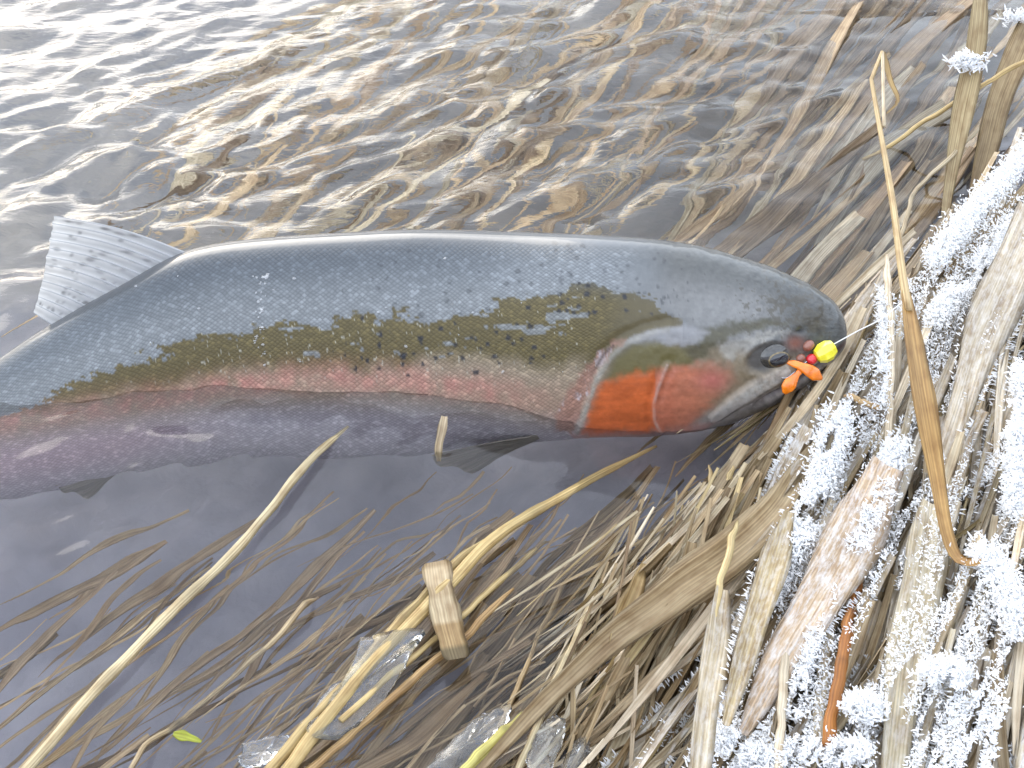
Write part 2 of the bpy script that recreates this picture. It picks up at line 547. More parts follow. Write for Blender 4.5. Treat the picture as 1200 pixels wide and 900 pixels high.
# wet layer over the back plus its sky reflection, painted in: ragged lower rim
sky_film_x = [-400, 0, 60, 130, 200, 270, 320, 350, 400, 440, 480, 540, 575, 600, 640, 690, 740, 775, 800]
sky_film_y = [640, 498, 466, 430, 405, 388, 384, 381, 377, 371, 369, 366, 361, 352, 347, 339, 343, 357, 372]
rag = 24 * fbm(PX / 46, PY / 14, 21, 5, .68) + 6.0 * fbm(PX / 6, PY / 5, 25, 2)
fy = interp(PX, sky_film_x, sky_film_y)
sky_film_body = sstep(1.2, -1.2, PY - fy + rag)
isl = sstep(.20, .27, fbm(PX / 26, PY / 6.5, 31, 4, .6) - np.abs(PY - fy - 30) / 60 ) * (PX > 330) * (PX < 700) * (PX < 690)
sky_film_body = np.clip(sky_film_body + isl * .8 * (PX < 700), 0, 1)
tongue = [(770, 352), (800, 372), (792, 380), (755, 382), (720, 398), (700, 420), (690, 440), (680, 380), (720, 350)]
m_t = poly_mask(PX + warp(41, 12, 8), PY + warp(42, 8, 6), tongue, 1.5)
sky_film_head = sstep(762, 792, PX + warp(43, 14, 12)) * (1 - m_t)
sky_film_head = np.where(PX > 820, 1, sky_film_head)
sky_film = np.where(PX > 800, 1.0, sky_film_body)
sky_film = np.where(PX > 800, sstep(6, -6, PY - interp(PX, [800, 830, 860, 900, 940, 992], [396, 392, 380, 366, 372, 384]) + warp(44, 18, 26)), sky_film)
sky_edge = sstep(95, 5, fy - PY)
sky_col = C(.075, .090, .108) * (1 - sky_edge)[..., None] + C(.27, .29, .305) * sky_edge[..., None]  # dark ridge is skin; paling towards the rim is painted sky reflection
colr = colr * (1 - (sky_film * .9)[..., None]) + sky_col * (sky_film * .9)[..., None]
# head
oliv_t = sstep(-1.2, 1.2, PY - fy + rag) * sstep(806, 790, PX + warp(45, 6, 10)) * (1 - m_oper) * sstep(440, 400, PY)
hcol = np.zeros(Vn.shape); hcol[:] = C(.10, .105, .10)
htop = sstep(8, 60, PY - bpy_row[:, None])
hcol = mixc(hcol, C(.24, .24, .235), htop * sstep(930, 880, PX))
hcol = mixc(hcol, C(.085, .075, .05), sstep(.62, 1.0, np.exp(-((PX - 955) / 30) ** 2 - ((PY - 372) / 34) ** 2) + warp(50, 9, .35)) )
hcol = mixc(hcol, C(.33, .33, .32), np.exp(-(((PX - 850) / 75) ** 2 + ((PY - 365 + (PX - 850) * .05) / 20) ** 2)) * (.75 + warp(51, 12, .4)))  # broad pale sky reflection on the head, painted into its colour
cheek = sstep(388, 420, PY - (PX - 850) * .12 + warp(52, 20, 10)) * (PX > 780)
hcol = mixc(hcol, C(.26, .20, .12), cheek * .9)
hcol = mixc(hcol, C(.09, .08, .035), poly_mask(PX + warp(53, 8, 6), PY + warp(54, 8, 6), [(792, 408), (830, 385), (872, 376), (905, 372), (925, 380), (880, 388), (845, 400), (815, 424), (790, 430)], 5) * .85)
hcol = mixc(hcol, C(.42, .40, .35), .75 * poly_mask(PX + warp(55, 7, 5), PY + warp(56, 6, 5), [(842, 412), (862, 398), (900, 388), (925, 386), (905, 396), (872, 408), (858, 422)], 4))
hcol = mixc(hcol, C(.40, .32, .24), sstep(16, 3, d_max) * (PY > 420) * .8)
hcol = mixc(hcol, C(.58, .55, .50), sstep(1.0, .35, d_max / wmax) * (.78 + warp(57, 5, .5)) * (t_max > .2))
hcol = mixc(hcol, C(.36, .32, .30), sstep(484, 505, PY + (PX - 800) * .38) * .9)
mott = fbm(PX / 7, PY / 5.5, 91, 4, .65)
hcol = hcol * (1 + .45 * mott * sstep(860, 900, PX) + .18 * mott)[..., None]
hcol = mixc(hcol, C(.07, .055, .03), sstep(.12, .42, mott + .5 * np.exp(-(((PX - 925) / 45) ** 2 + ((PY - 358) / 24) ** 2)) - .15) * .7 * sstep(820, 880, PX) * sstep(412, 395, PY))
colr = np.where((headm > 0)[..., None], mixc(colr, hcol, headm * (1 - .55 * sky_film_body * sstep(800, 740, PX)) * (1 - .95 * oliv_t)), colr)

# gill cover
olive = poly_mask(PX, PY, [(712, 445), (722, 420), (742, 404), (775, 400), (800, 408), (812, 424), (790, 436), (745, 440)], 6)
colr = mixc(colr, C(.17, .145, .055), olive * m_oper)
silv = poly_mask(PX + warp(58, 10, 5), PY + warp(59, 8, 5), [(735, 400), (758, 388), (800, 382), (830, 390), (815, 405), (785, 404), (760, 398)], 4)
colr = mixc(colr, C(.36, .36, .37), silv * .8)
redp = [(684, 507), (689, 480), (700, 455), (713, 444), (745, 438), (790, 430), (830, 426), (858, 430), (862, 446), (846, 462), (830, 478), (806, 500), (770, 506)]
m_red = poly_mask(PX + warp(60, 14, 5), PY + warp(61, 9, 6), redp, 8)
fade = sstep(868, 800, PX) * .62 + .38 * sstep(800, 765, PX)
redc = np.where((PX < 768)[..., None], C(.68, .150, .040), C(.60, .19, .105))
colr = mixc(colr, C(.55, .30, .27), poly_mask(PX + warp(69, 9, 5), PY + warp(70, 9, 4), [(664, 516), (684, 504), (770, 504), (806, 499), (840, 492), (800, 520), (720, 532), (670, 530)], 4) * .85)
redc = redc * (1 + .30 * fbm(PX / 26, PY / 5, 62) + .12 * fbm(PX / 4, PY / 4, 72))[..., None]
colr = colr * (1 - (m_red * np.clip(fade + .25, 0, 1))[..., None]) + redc * (m_red * np.clip(fade + .25, 0, 1))[..., None]
colr = mixc(colr, C(.62, .16, .15), .6 * np.exp(-(((PX - 835) / 18) ** 2 + ((PY - 446) / 12) ** 2)))
edge_l = sstep(8, 2.5, d_pre) * (.7 + warp(63, 6, .5))
colr = mixc(colr, C(.62, .50, .45), np.clip(edge_l, 0, 1) * sstep(3.0, .6, d_pre) * .5)
rimm = sstep(6.0, 2.0, np.abs(d_rim - 2)) * (PX < 785) * m_oper
colr = mixc(colr, C(.40, .38, .33), np.clip(rimm * (.55 + warp(68, 9, .6)), 0, 1))
behind = poly_mask(PX + warp(64, 9, 7), PY + warp(65, 9, 7), [(650, 512), (655, 480), (668, 455), (690, 425), (718, 402), (735, 398), (712, 418), (698, 440), (687, 468), (676, 500), (670, 514)], 4)
colr = mixc(colr, C(.38, .20, .15), behind * .8)
colr = mixc(colr, C(.55, .50, .52), behind * sstep(.1, .35, fbm(PX / 9, PY / 16, 66)) * .7)
gut = np.exp(-((d_rim - 5) / 2.2) ** 2) * (1 - m_oper) * (PX < 720) * (PY > 405)
colr = mixc(colr, C(.07, .035, .025), gut * .8 * sstep(.3, .5, t_rim) * sstep(.85, .6, t_rim))
colr = mixc(colr, C(.05, .012, .01), sstep(4.0, 1.2, d_cl) * sstep(1.0, .7, t_cl) * .8)
colr = mixc(colr, C(.30, .10, .06), .8 * np.exp(-(((PX - 932) / 11) ** 2 + ((PY - 402) / 8) ** 2)))
colr = mixc(colr, C(.03, .03, .03), np.exp(-(((PX - 938) / 5) ** 2 + ((PY - 388) / 3) ** 2)))
colr = mixc(colr, C(.075, .07, .065), sstep(1.25, .7, eyr + warp(67, 8, .10)) * .9)
# silver scale islands and flecks in the brown band, dark spots
fleck = (fbm(PX / 3.2, PY / 2.6, 71, 2) > .70) * (sky_film < .4) * (PX < 700) * (vrel > .2)
colr = mixc(colr, C(.62, .60, .50), fleck * .5 * sstep(0, 50, 470 - PY))
spr = random.Random(5)
for k in range(330):
    x = spr.uniform(-120, 830); f_ = spr.random() ** .8 * .62
    r0 = interp(np.array([x]), sx, st(3))[0]; c0 = interp(np.array([x]), sx, st(1))[0]
    y = r0 + 2 * (c0 - r0) * (f_ * (.95 if x < 650 else .55)) + 3
    if y > interp(np.array([x]), [-400, 0, 200, 300, 700], [600, 505, 470, 452, 452])[0] - 12:
        continue
    rr = spr.uniform(1.6, 3.4) * (1 if x < 700 else .75)
    i0, i1 = np.searchsorted(PXS, [x - 12, x + 12])
    sl = slice(max(i0, 0), min(i1, NU))
    dd = np.hypot((PX[sl] - x) / 1.15, PY[sl] - y) + 1.1 * fbm(PX[sl] / 2.5, PY[sl] / 2.5, 80 + k % 7, 2)
    m = sstep(rr + 1.0, rr - 1.0, dd) * np.where(sky_film[sl] > .5, .45, .9)
    colr[sl] = mixc(colr[sl], C(.022, .024, .032), m)
colr *= (1 + .10 * fbm(PX / 4, PY / 4, 90, 3))[..., None]
colr = np.clip(colr * (.70 - .10 * sky_film)[..., None], 0.004, .95)
scale_m = sstep(735, 690, PX + (PY - 400) * .3) * sstep(.0, .06, vrel)
arc = np.concatenate([[0], np.cumsum(np.linalg.norm(np.diff(AX, axis=0), axis=1))])
UVF = np.zeros((NU, NV, 2))
UVF[..., 0] = arc[:, None]
colr = colr[:, pick]; sky_film = sky_film[:, pick]; scale_m = scale_m[:, pick]
UVF[..., 1] = vrel[:, pick] * .17

fm, n, l, b, o = mat_new('trout_skin')
at = n.new('ShaderNodeAttribute'); at.attribute_name = 'Col'
fa = n.new('ShaderNodeAttribute'); fa.attribute_name = 'sky_film'
sa = n.new('ShaderNodeAttribute'); sa.attribute_name = 'scale_m'
uv = n.new('ShaderNodeAttribute'); uv.attribute_name = 'pos_uv'


def vmath(op, a, b_=None):
    q = n.new('ShaderNodeMath'); q.operation = op
    for i_, v_ in enumerate((a, b_)):
        if v_ is None:
            continue
        if isinstance(v_, (int, float)):
            q.inputs[i_].default_value = v_
        else:
            l.new(v_, q.inputs[i_])
    return q.outputs[0]


wob = n.new('ShaderNodeTexNoise'); wob.inputs['Scale'].default_value = 60; wob.inputs['Detail'].default_value = 2
l.new(uv.outputs['Vector'], wob.inputs['Vector'])
vadd = n.new('ShaderNodeVectorMath'); vadd.operation = 'MULTIPLY_ADD'
l.new(wob.outputs['Color'], vadd.inputs[0]); vadd.inputs[1].default_value = (.0042, .0042, 0); l.new(uv.outputs['Vector'], vadd.inputs[2])
sp = n.new('ShaderNodeSeparateXYZ'); l.new(vadd.outputs[0], sp.inputs[0])
kx, ky = math.pi / .0036, math.pi / .0030
pu = vmath('MULTIPLY', sp.outputs['X'], kx); pv = vmath('MULTIPLY', sp.outputs['Y'], ky)
s1 = vmath('ABSOLUTE', vmath('SINE', vmath('ADD', pu, pv)))
s2 = vmath('ABSOLUTE', vmath('SINE', vmath('SUBTRACT', pu, pv)))
lat = vmath('MULTIPLY', vmath('POWER', vmath('MULTIPLY', s1, s2), .6), sa.outputs['Fac'])
vn_ = n.new('ShaderNodeTexNoise'); vn_.inputs['Scale'].default_value = 90; l.new(uv.outputs['Vector'], vn_.inputs['Vector'])
ca_ = vmath('FLOOR', vmath('DIVIDE', vmath('ADD', pu, pv), math.pi)); cb_ = vmath('FLOOR', vmath('DIVIDE', vmath('SUBTRACT', pu, pv), math.pi))
cx_ = n.new('ShaderNodeCombineXYZ'); l.new(ca_, cx_.inputs[0]); l.new(cb_, cx_.inputs[1])
wn_ = n.new('ShaderNodeTexWhiteNoise'); wn_.noise_dimensions = '2D'; l.new(cx_.outputs[0], wn_.inputs['Vector'])
spk = vmath('MULTIPLY', vmath('POWER', wn_.outputs['Value'], 4.0), vmath('MULTIPLY', sa.outputs['Fac'], .5))
bri0 = vmath('ADD', spk, -.06)
bri = vmath('ADD', bri0, vmath('ADD', vmath('MULTIPLY', vmath('MULTIPLY', vmath('SUBTRACT', lat, .4), sa.outputs['Fac']), vmath('MULTIPLY', vn_.outputs['Fac'], .8)), 1.0))
mc = n.new('ShaderNodeVectorMath'); mc.operation = 'SCALE'
l.new(at.outputs['Color'], mc.inputs[0]); l.new(bri, mc.inputs['Scale'])
l.new(mc.outputs[0], b.inputs['Base Color'])
bp = n.new('ShaderNodeBump'); bp.inputs['Distance'].default_value = .0004; bp.inputs['Strength'].default_value = .38
hn = n.new('ShaderNodeTexNoise'); hn.inputs['Scale'].default_value = 170; hn.inputs['Detail'].default_value = 4
l.new(uv.outputs['Vector'], hn.inputs['Vector'])
hgt = vmath('ADD', lat, vmath('MULTIPLY', hn.outputs['Fac'], vmath('ADD', vmath('MULTIPLY', sa.outputs['Fac'], -1.4), 2.2)))
l.new(hgt, bp.inputs['Height']); l.new(bp.outputs['Normal'], b.inputs['Normal'])
l.new(vmath('ADD', vmath('MULTIPLY', fa.outputs['Fac'], -.04), .46), b.inputs['Roughness'])
l.new(vmath('MULTIPLY', fa.outputs['Fac'], .22), b.inputs['Metallic'])
l.new(vmath('ADD', vmath('MULTIPLY', fa.outputs['Fac'], .35), vmath('MULTIPLY', vmath('SUBTRACT', 1.0, sa.outputs['Fac']), .5)), b.inputs['Coat Weight'])
b.inputs['Coat Roughness'].default_value = .10
b.inputs['Coat IOR'].default_value = 1.38
b.inputs['Specular IOR Level'].default_value = .35
b.inputs['Subsurface Weight'].default_value = 0.0

fish = empty('trout', AX[int(NU * .5)] - np.array([0, 0, .09]),
             label='large spotted trout with orange gill cover and pink flank lying half out of the water', category='fish')
fv = V.reshape(-1, 3)
ff = grid_faces(NU, NV, True)
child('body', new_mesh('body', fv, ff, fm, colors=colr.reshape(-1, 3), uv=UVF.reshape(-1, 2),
                       attrs={'sky_film': sky_film.ravel(), 'scale_m': scale_m.ravel()}), fish)

# --- eye
eye_mat = mat_plain('eye_dark', (.012, .012, .016), .08, coat=1.0)
iris_mat = mat_plain('eye_iris', (.055, .052, .048), .15, metal=.4, noise_scale=300, noise_amt=.3, coat=1.0)
iu = int(np.argmin(np.abs(PXS - 897)))
cand = np.arange(NH)
jv = cand[np.argmin(np.abs(PY[iu, cand] - 419))]
ep = V[iu, jv]; en = Nn[iu, jv]


def disc_dome(name, c, nrm, ax, rx, ry, h, mat, rot=0.0, rings=10, segs=40):
    a = ax - nrm * np.dot(ax, nrm); a /= np.linalg.norm(a); b_ = np.cross(nrm, a)
    a, b_ = a * math.cos(rot) + b_ * math.sin(rot), -a * math.sin(rot) + b_ * math.cos(rot)
    vs = []
    for i_ in range(rings):
        q = i_ / (rings - 1) * math.pi / 2
        for k in range(segs):
            f_ = 2 * math.pi * k / segs
            vs.append(c + (a * rx * math.cos(f_) + b_ * ry * math.sin(f_)) * math.cos(q) + nrm * h * math.sin(q))
    return new_mesh(name, np.array(vs), grid_faces(rings, segs, True), mat)


eye = child('eye', disc_dome('eye', ep - en * .0014, en, RT, .0100, .0080, .0038, iris_mat, .18), fish)
gold = mat_plain('eye_ring', (.16, .12, .06), .25, metal=.5, noise_scale=700, noise_amt=.4, coat=.6)
pc = ep + RT * .0006 - DOR * .0012
ring_ = child('iris_ring', disc_dome('iris_ring', pc + en * .00185, en, RT, .0062, .0045, .0011, gold, .22), eye)
ring_.location = (0, 0, 0)
pup = child('pupil', disc_dome('pupil', pc + en * .0021, en, RT, .0056, .0039, .0011, eye_mat, .22), eye)
pup.location = (0, 0, 0)

# --- fins
fin_mat, n, l, b, o = mat_new('fin_membrane')
at = n.new('ShaderNodeAttribute'); at.attribute_name = 'Col'
l.new(at.outputs['Color'], b.inputs['Base Color'])
b.inputs['Roughness'].default_value = .3; b.inputs['Coat Weight'].default_value = .4
tr = n.new('ShaderNodeBsdfTranslucent'); l.new(at.outputs['Color'], tr.inputs['Color'])
mx = n.new('ShaderNodeMixShader'); mx.inputs['Fac'].default_value = .5
l.new(b.outputs['BSDF'], mx.inputs[1]); l.new(tr.outputs['BSDF'], mx.inputs[2]); tpf = n.new('ShaderNodeBsdfTransparent'); mx2 = n.new('ShaderNodeMixShader'); mx2.inputs['Fac'].default_value = .22
l.new(mx.outputs['Shader'], mx2.inputs[1]); l.new(tpf.outputs['BSDF'], mx2.inputs[2]); l.new(mx2.outputs['Shader'], o.inputs['Surface'])


def fin_sheet(name, base, tips, n_t, n_r, bow, root, spots, col_a, col_b, thick=.0011, rays=13, ray_parent=True, seed=1):
    """a fin from its base line to its free edge; every ray is a mesh of its own"""
    B_ = spline(base, n_t); E_ = spline(tips, n_t)
    fray = fbm(np.linspace(0, rays * .7, n_t), np.full(n_t, seed * 3.1), seed, 4) * .030 + .003 * np.cos(np.linspace(0, 1, n_t) * (rays - 1) * 2 * math.pi)
    E_ = E_ + (E_ - B_) * fray[:, None]
    rr = np.linspace(0, 1, n_r)
    G = B_[:, None, :] * (1 - rr)[None, :, None] + E_[:, None, :] * rr[None, :, None]
    G = G + bow * (np.sin(np.pi * rr)[None, :, None]) * (1 - np.linspace(0, 1, n_t))[:, None, None] ** 1.0
    nr = np.cross(G[-1, 0] - G[0, 0], G[0, -1] - G[0, 0]); nr /= np.linalg.norm(nr)
    tt = np.linspace(0, 1, n_t)
    rip = .0011 * np.sin(tt * 9 + rr[None, :].T * 0)[:, None] if False else .0012 * np.sin(tt * 11)[:, None] * rr[None, :]
    G = G + nr * rip[:, :, None]
    tk = thick * (1 - .7 * rr)[None, :, None]
    top, bot = G + nr * tk * .5, G - nr * tk * .5
    cc = col_a * (1 - rr)[None, :, None] + col_b * rr[None, :, None] + np.zeros((n_t, n_r, 3))
    cc = cc * (1 + .14 * fbm(tt[:, None] * 40 + 0 * rr[None, :], rr[None, :] * 6 + 0 * tt[:, None], seed))[..., None]
    sr = random.Random(seed)
    if spots:
        for k in range(spots):
            ti = (sr.randrange(rays - 1) + .5) / rays; ri = sr.uniform(.12, .93)
            ra = sr.uniform(.020, .060); ti += sr.uniform(-.02, .02)
            dd = np.hypot((tt[:, None] - ti) / sr.uniform(.012, .026), (rr[None, :] - ri) / ra)
            cc = mixc(cc, C(.06, .06, .065), sstep(1.3, .3, dd) * sr.uniform(.2, .5))
    webs = .5 + .5 * np.cos(tt * (rays - 1) * 2 * math.pi)
    cc = cc * (.80 + .28 * webs)[:, None, None]
    vs = np.concatenate([top.reshape(-1, 3), bot.reshape(-1, 3)])
    fs = grid_faces(n_t, n_r)
    k = n_t * n_r
    rimq = []
    for i_ in range(n_t - 1):
        a = i_ * n_r + n_r - 1; rimq.append((a, a + n_r, a + n_r + k, a + k))
    for j_ in range(n_r - 1):
        rimq.append((j_, j_ + 1, j_ + 1 + k, j_ + k)); a = (n_t - 1) * n_r + j_; rimq.append((a, a + 1, a + 1 + k, a + k))
    fs = np.concatenate([fs, fs[:, ::-1] + k, np.array(rimq)])
    f = child(name, new_mesh(name, vs, fs, fin_mat, colors=np.concatenate([cc.reshape(-1, 3)] * 2)), root)
    for q in range(rays):
        ti = q / (rays - 1) * (n_t - 1); i0 = min(int(ti), n_t - 2); fr = ti - i0
        line = G[i0] * (1 - fr) + G[i0 + 1] * fr
        tube = tube_mesh('fin_ray', line[::3], np.linspace(.0010, .00032, len(line[::3])), 5, fin_mat, (col_a * .8 + col_b * .25))
        ro = child('fin_ray', tube, f); ro.location = (0, 0, 0)
    return f


def frames(pts):
    t = np.gradient(pts, axis=0); t /= np.linalg.norm(t, axis=1, keepdims=True) + 1e-12
    return t


def tube_mesh(name, pts, radii, segs, mat, color, flat=1.0, seed=0):
    pts = np.asarray(pts, float); n_ = len(pts)
    t = frames(pts)
    ref = np.array([0.05, -.35, 1.0]); ref /= np.linalg.norm(ref)
    s = np.cross(t, ref); s /= np.linalg.norm(s, axis=1, keepdims=True) + 1e-9
    u = np.cross(s, t)
    f_ = np.linspace(0, 2 * math.pi, segs, endpoint=False)
    radii = np.broadcast_to(radii, (n_,))
    vs = pts[:, None, :] + radii[:, None, None] * (np.cos(f_)[None, :, None] * s[:, None, :] + flat * np.sin(f_)[None, :, None] * u[:, None, :])
    faces = [tuple(q) for q in grid_faces(n_, segs, True)] + [tuple(range(segs))[::-1], tuple((n_ - 1) * segs + k for k in range(segs))]
    L = np.concatenate([[0], np.cumsum(np.linalg.norm(np.diff(pts, axis=0), axis=1))])
    uvs = np.stack([np.broadcast_to(np.linspace(0, 2 * math.pi * float(np.mean(radii)), segs)[None, :], (n_, segs)) + seed * .37,
                    np.broadcast_to(L[:, None], (n_, segs)) + seed * 1.91], -1)
    c = np.asarray(color, float)
    c = np.broadcast_to(c if c.ndim == 2 else c[None, :], (n_, 3))
    return new_mesh(name, vs.reshape(-1, 3), faces, mat, colors=np.repeat(c, segs, axis=0), uv=uvs.reshape(-1, 2))


ridge = V[:, 0, :]


def ridge_at(px):
    return ridge[int(np.argmin(np.abs(PXS - px)))]


bp0, bp1 = ridge_at(240), ridge_at(84)
base_dir = (bp1 - bp0) / np.linalg.norm(bp1 - bp0)
fin_up = DOR * .9 + np.array([0, .45, 0])
pn = np.cross(base_dir, fin_up); pn /= np.linalg.norm(pn)


def fp(x, y):
    return on_plane(x, y, bp0, pn)


fin_base = [ridge_at(x) - DOR * .004 for x in (240, 200, 160, 120, 84)]
fin_tips = [fp(62, 253), fp(60, 275), fp(54, 310), fp(47, 340), fp(40, 366)]
fin_sheet('dorsal_fin', fin_base, fin_tips, 170, 70, (fp(150, 266) - fp(150, 273)) * 1.0, fish, 70, C(.50, .51, .53), C(.80, .79, .76), seed=3)
# tail, pelvic, pectoral and anal fins, all under water
tb = AX[0]
tl = AX[0] - AX[20]; tl /= np.linalg.norm(tl)
fin_sheet('tail_fin', [tb + DOR * .028, tb, tb - DOR * .028],
          [tb + tl * .13 + DOR * .085, tb + tl * .10 + DOR * .04, tb + tl * .092, tb + tl * .10 - DOR * .04, tb + tl * .13 - DOR * .085], 50, 24, np.zeros(3), fish, 60, C(.2, .2, .19), C(.3, .29, .27), seed=4, rays=16)
for nm, px_, si, ln in (('pectoral_fin', 655, 1, .075), ('pectoral_fin', 655, -1, .075), ('pelvic_fin', 190, 1, .055), ('pelvic_fin', 190, -1, .055)):
    i_ = int(np.argmin(np.abs(PXS - px_)))
    q0 = AX[i_] - DOR * hd[i_] * .72 + LAT * si * hw[i_] * .55
    q1 = q0 + np.array([-.012, 0, 0]) - DOR * .006
    bk = np.array([-1.0, 0, 0])
    fin_sheet(nm, [q0, (q0 + q1) / 2, q1], [q0 + bk * ln + LAT * si * .018 - DOR * .01, q0 + bk * ln * .93 + LAT * si * .010 - DOR * .024, q1 + bk * ln * .55 - DOR * .03], 30, 14, np.zeros(3), fish, 0,
              C(.30, .27, .24), C(.38, .34, .30), seed=7, rays=10)
i_ = int(np.argmin(np.abs(PXS + 90)))
q0 = AX[i_] - DOR * hd[i_] * .95; q1 = AX[i_ - 60] - DOR * hd[i_ - 60] * .95
fin_sheet('anal_fin', [q0, (q0 + q1) / 2, q1], [q0 + np.array([-.03, 0, 0]) - DOR * .06, (q0 + q1) / 2 + np.array([-.03, 0, 0]) - DOR * .045, q1 + np.array([-.02, 0, 0]) - DOR * .02], 30, 14, np.zeros(3), fish, 0,
          C(.30, .27, .24), C(.38, .34, .30), seed=8, rays=10)

# ------------------------------------------------------------------ water
wx = axis(-.62, .62, .0024, 70); wy = axis(-.30, .66, .0024, 70)
wy = wy[(wy > -40) & (wy < 60)]
WX, WY = np.meshgrid(wx, wy, indexing='ij')
wpx, wpy = to_px(np.stack([WX, WY, 0 * WX], -1))
behind_cam = WY < -.45
wpx = np.where(behind_cam, -500, wpx); wpy = np.where(behind_cam, 1200, wpy)
far_w = (np.abs(WX) > .8) | (WY > .85)
amp = 1.0 * sstep(470, 250, wpy + np.clip(wpx - 500, 0, 700) * .22) * (1 - .75 * sstep(760, 1050, wpx))
amp = np.maximum(amp, .20 - .12 * sstep(500, 800, wpx))
amp = np.where(WY > .5, np.maximum(amp, .8), amp)
wr = random.Random(3)
wz = np.zeros_like(WX)
wa = WX + .030 * fbm(WX * 5, WY * 5, 101, 3); wb = WY + .030 * fbm(WX * 5, WY * 5, 111, 3)
for k in range(60):
    lam = .020 * (2.0 ** wr.uniform(0, 2.7))
    an = R(116 + wr.gauss(0, 24))                # direction in which the wavelets run
    kx_, ky_ = math.cos(an) * 2 * math.pi / lam, math.sin(an) * 2 * math.pi / lam
    a_ = .00031 * (lam / .04) ** 1.12
    s_ = np.sin(kx_ * wa + ky_ * wb + wr.uniform(0, 6.28))
    wz += a_ * (1 - np.abs(s_) ** 1.3 if k % 2 else s_)
gust = .55 + .9 * np.clip(fbm(WX * 7 + WY * 2, WY * 4, 131, 3) + .25, 0, 1)
wz = wz * amp * gust
calm = .0012 * fbm(WX * 14 + WY * 9, WY * 16 - WX * 8, 141, 3) * (1 - sstep(.3, .9, amp)) * (~far_w)
wz = wz + calm
wz = np.where(far_w, np.clip(wz, -.004, .004), wz)
# the water climbs a little where it wets the fish
wl_x, wl_y = [], []
for i_ in range(0, NU, 4):
    zz = V[i_, :NH, 2]; k_ = np.where((zz[:-1] > 0) & (zz[1:] <= 0))[0]
    if len(k_) and V[i_, k_[0], 0] > -.45:
        wl_x.append(V[i_, k_[0], 0]); wl_y.append(V[i_, k_[0], 1])
wl_x, wl_y = np.array(wl_x), np.array(wl_y)
q_ = np.argsort(wl_x); wl_x, wl_y = wl_x[q_], wl_y[q_]
fy_edge = np.interp(WX[:, 0], wl_x, wl_y)[:, None]
dfe = fy_edge - WY
inx = (WX > wl_x[0]) & (WX < wl_x[-1])
near_f = sstep(wl_x[0], wl_x[0] + .04, WX) * sstep(wl_x[-1], wl_x[-1] - .03, WX)
lap = .0026 * np.exp(-np.clip(dfe, 0, 1) / .0055) * (1 + .7 * fbm(WX * 45, WY * 45, 151, 2))
lap = lap + .0009 * fbm(WX * 30, WY * 55, 152, 3) * sstep(-.5, .5, fbm(WX * 9, WY * 9, 153, 2)) * np.exp(-np.clip(dfe, 0, 1) / .045) * (dfe > 0)
wz = wz + np.where(inx & (dfe > -.03), lap * near_f, 0)
wm, n, l, b, o = mat_new('river_water')
n.remove(b)
gl = n.new('ShaderNodeBsdfGlass'); gl.inputs['IOR'].default_value = 1.333; gl.inputs['Roughness'].default_value = 0.0
gl.inputs['Color'].default_value = (.95, .95, .94, 1)
tc = n.new('ShaderNodeTexCoord'); mp = n.new('ShaderNodeMapping')
mp.inputs['Rotation'].default_value = (0, 0, R(-26)); mp.inputs['Scale'].default_value = (60, 170, 100)
l.new(tc.outputs['Object'], mp.inputs['Vector'])
t = n.new('ShaderNodeTexNoise'); t.inputs['Scale'].default_value = 1; t.inputs['Detail'].default_value = 3; t.inputs['Distortion'].default_value = .6
l.new(mp.outputs['Vector'], t.inputs['Vector'])
am = n.new('ShaderNodeAttribute'); am.attribute_name = 'rough_water'
bp = n.new('ShaderNodeBump'); bp.inputs['Distance'].default_value = .0014
l.new(t.outputs['Fac'], bp.inputs['Height']); l.new(am.outputs['Fac'], bp.inputs['Strength']); l.new(bp.outputs['Normal'], gl.inputs['Normal'])
l.new(gl.outputs['BSDF'], o.inputs['Surface'])
obj('water', new_mesh('water', np.stack([WX, WY, wz], -1).reshape(-1, 3), grid_faces(len(wx), len(wy))[:, ::-1], wm, attrs={'rough_water': np.clip(amp * .8 - .2, .0, 1).ravel()}),
    kind='structure', label='shallow rippling river water reflecting a pale sky', category='water')

# ------------------------------------------------------------------ grass
def surf(px, py, off):
    """point above the bank or the water where the pixel's ray lands, `off` metres over it"""
    z = 0.0
    d = ray(px, py)
    for _ in range(12):
        k_ = (z - CAM[2]) / d[2]
        g = max(gz(CAM[0] + d[0] * k_, CAM[1] + d[1] * k_), 0.0)
        z = .5 * z + .5 * (g + off)
    return P(px, py, z)


def place(pts):
    """(px, py, z) with z a number in metres over the water, or ('b', off) over the bank"""
    r_ = []
    for q in pts:
        if isinstance(q[2], tuple):
            r_.append(surf(q[0], q[1], q[2][1]))
        else:
            r_.append(P(q[0], q[1], q[2]))
    return np.array(r_)


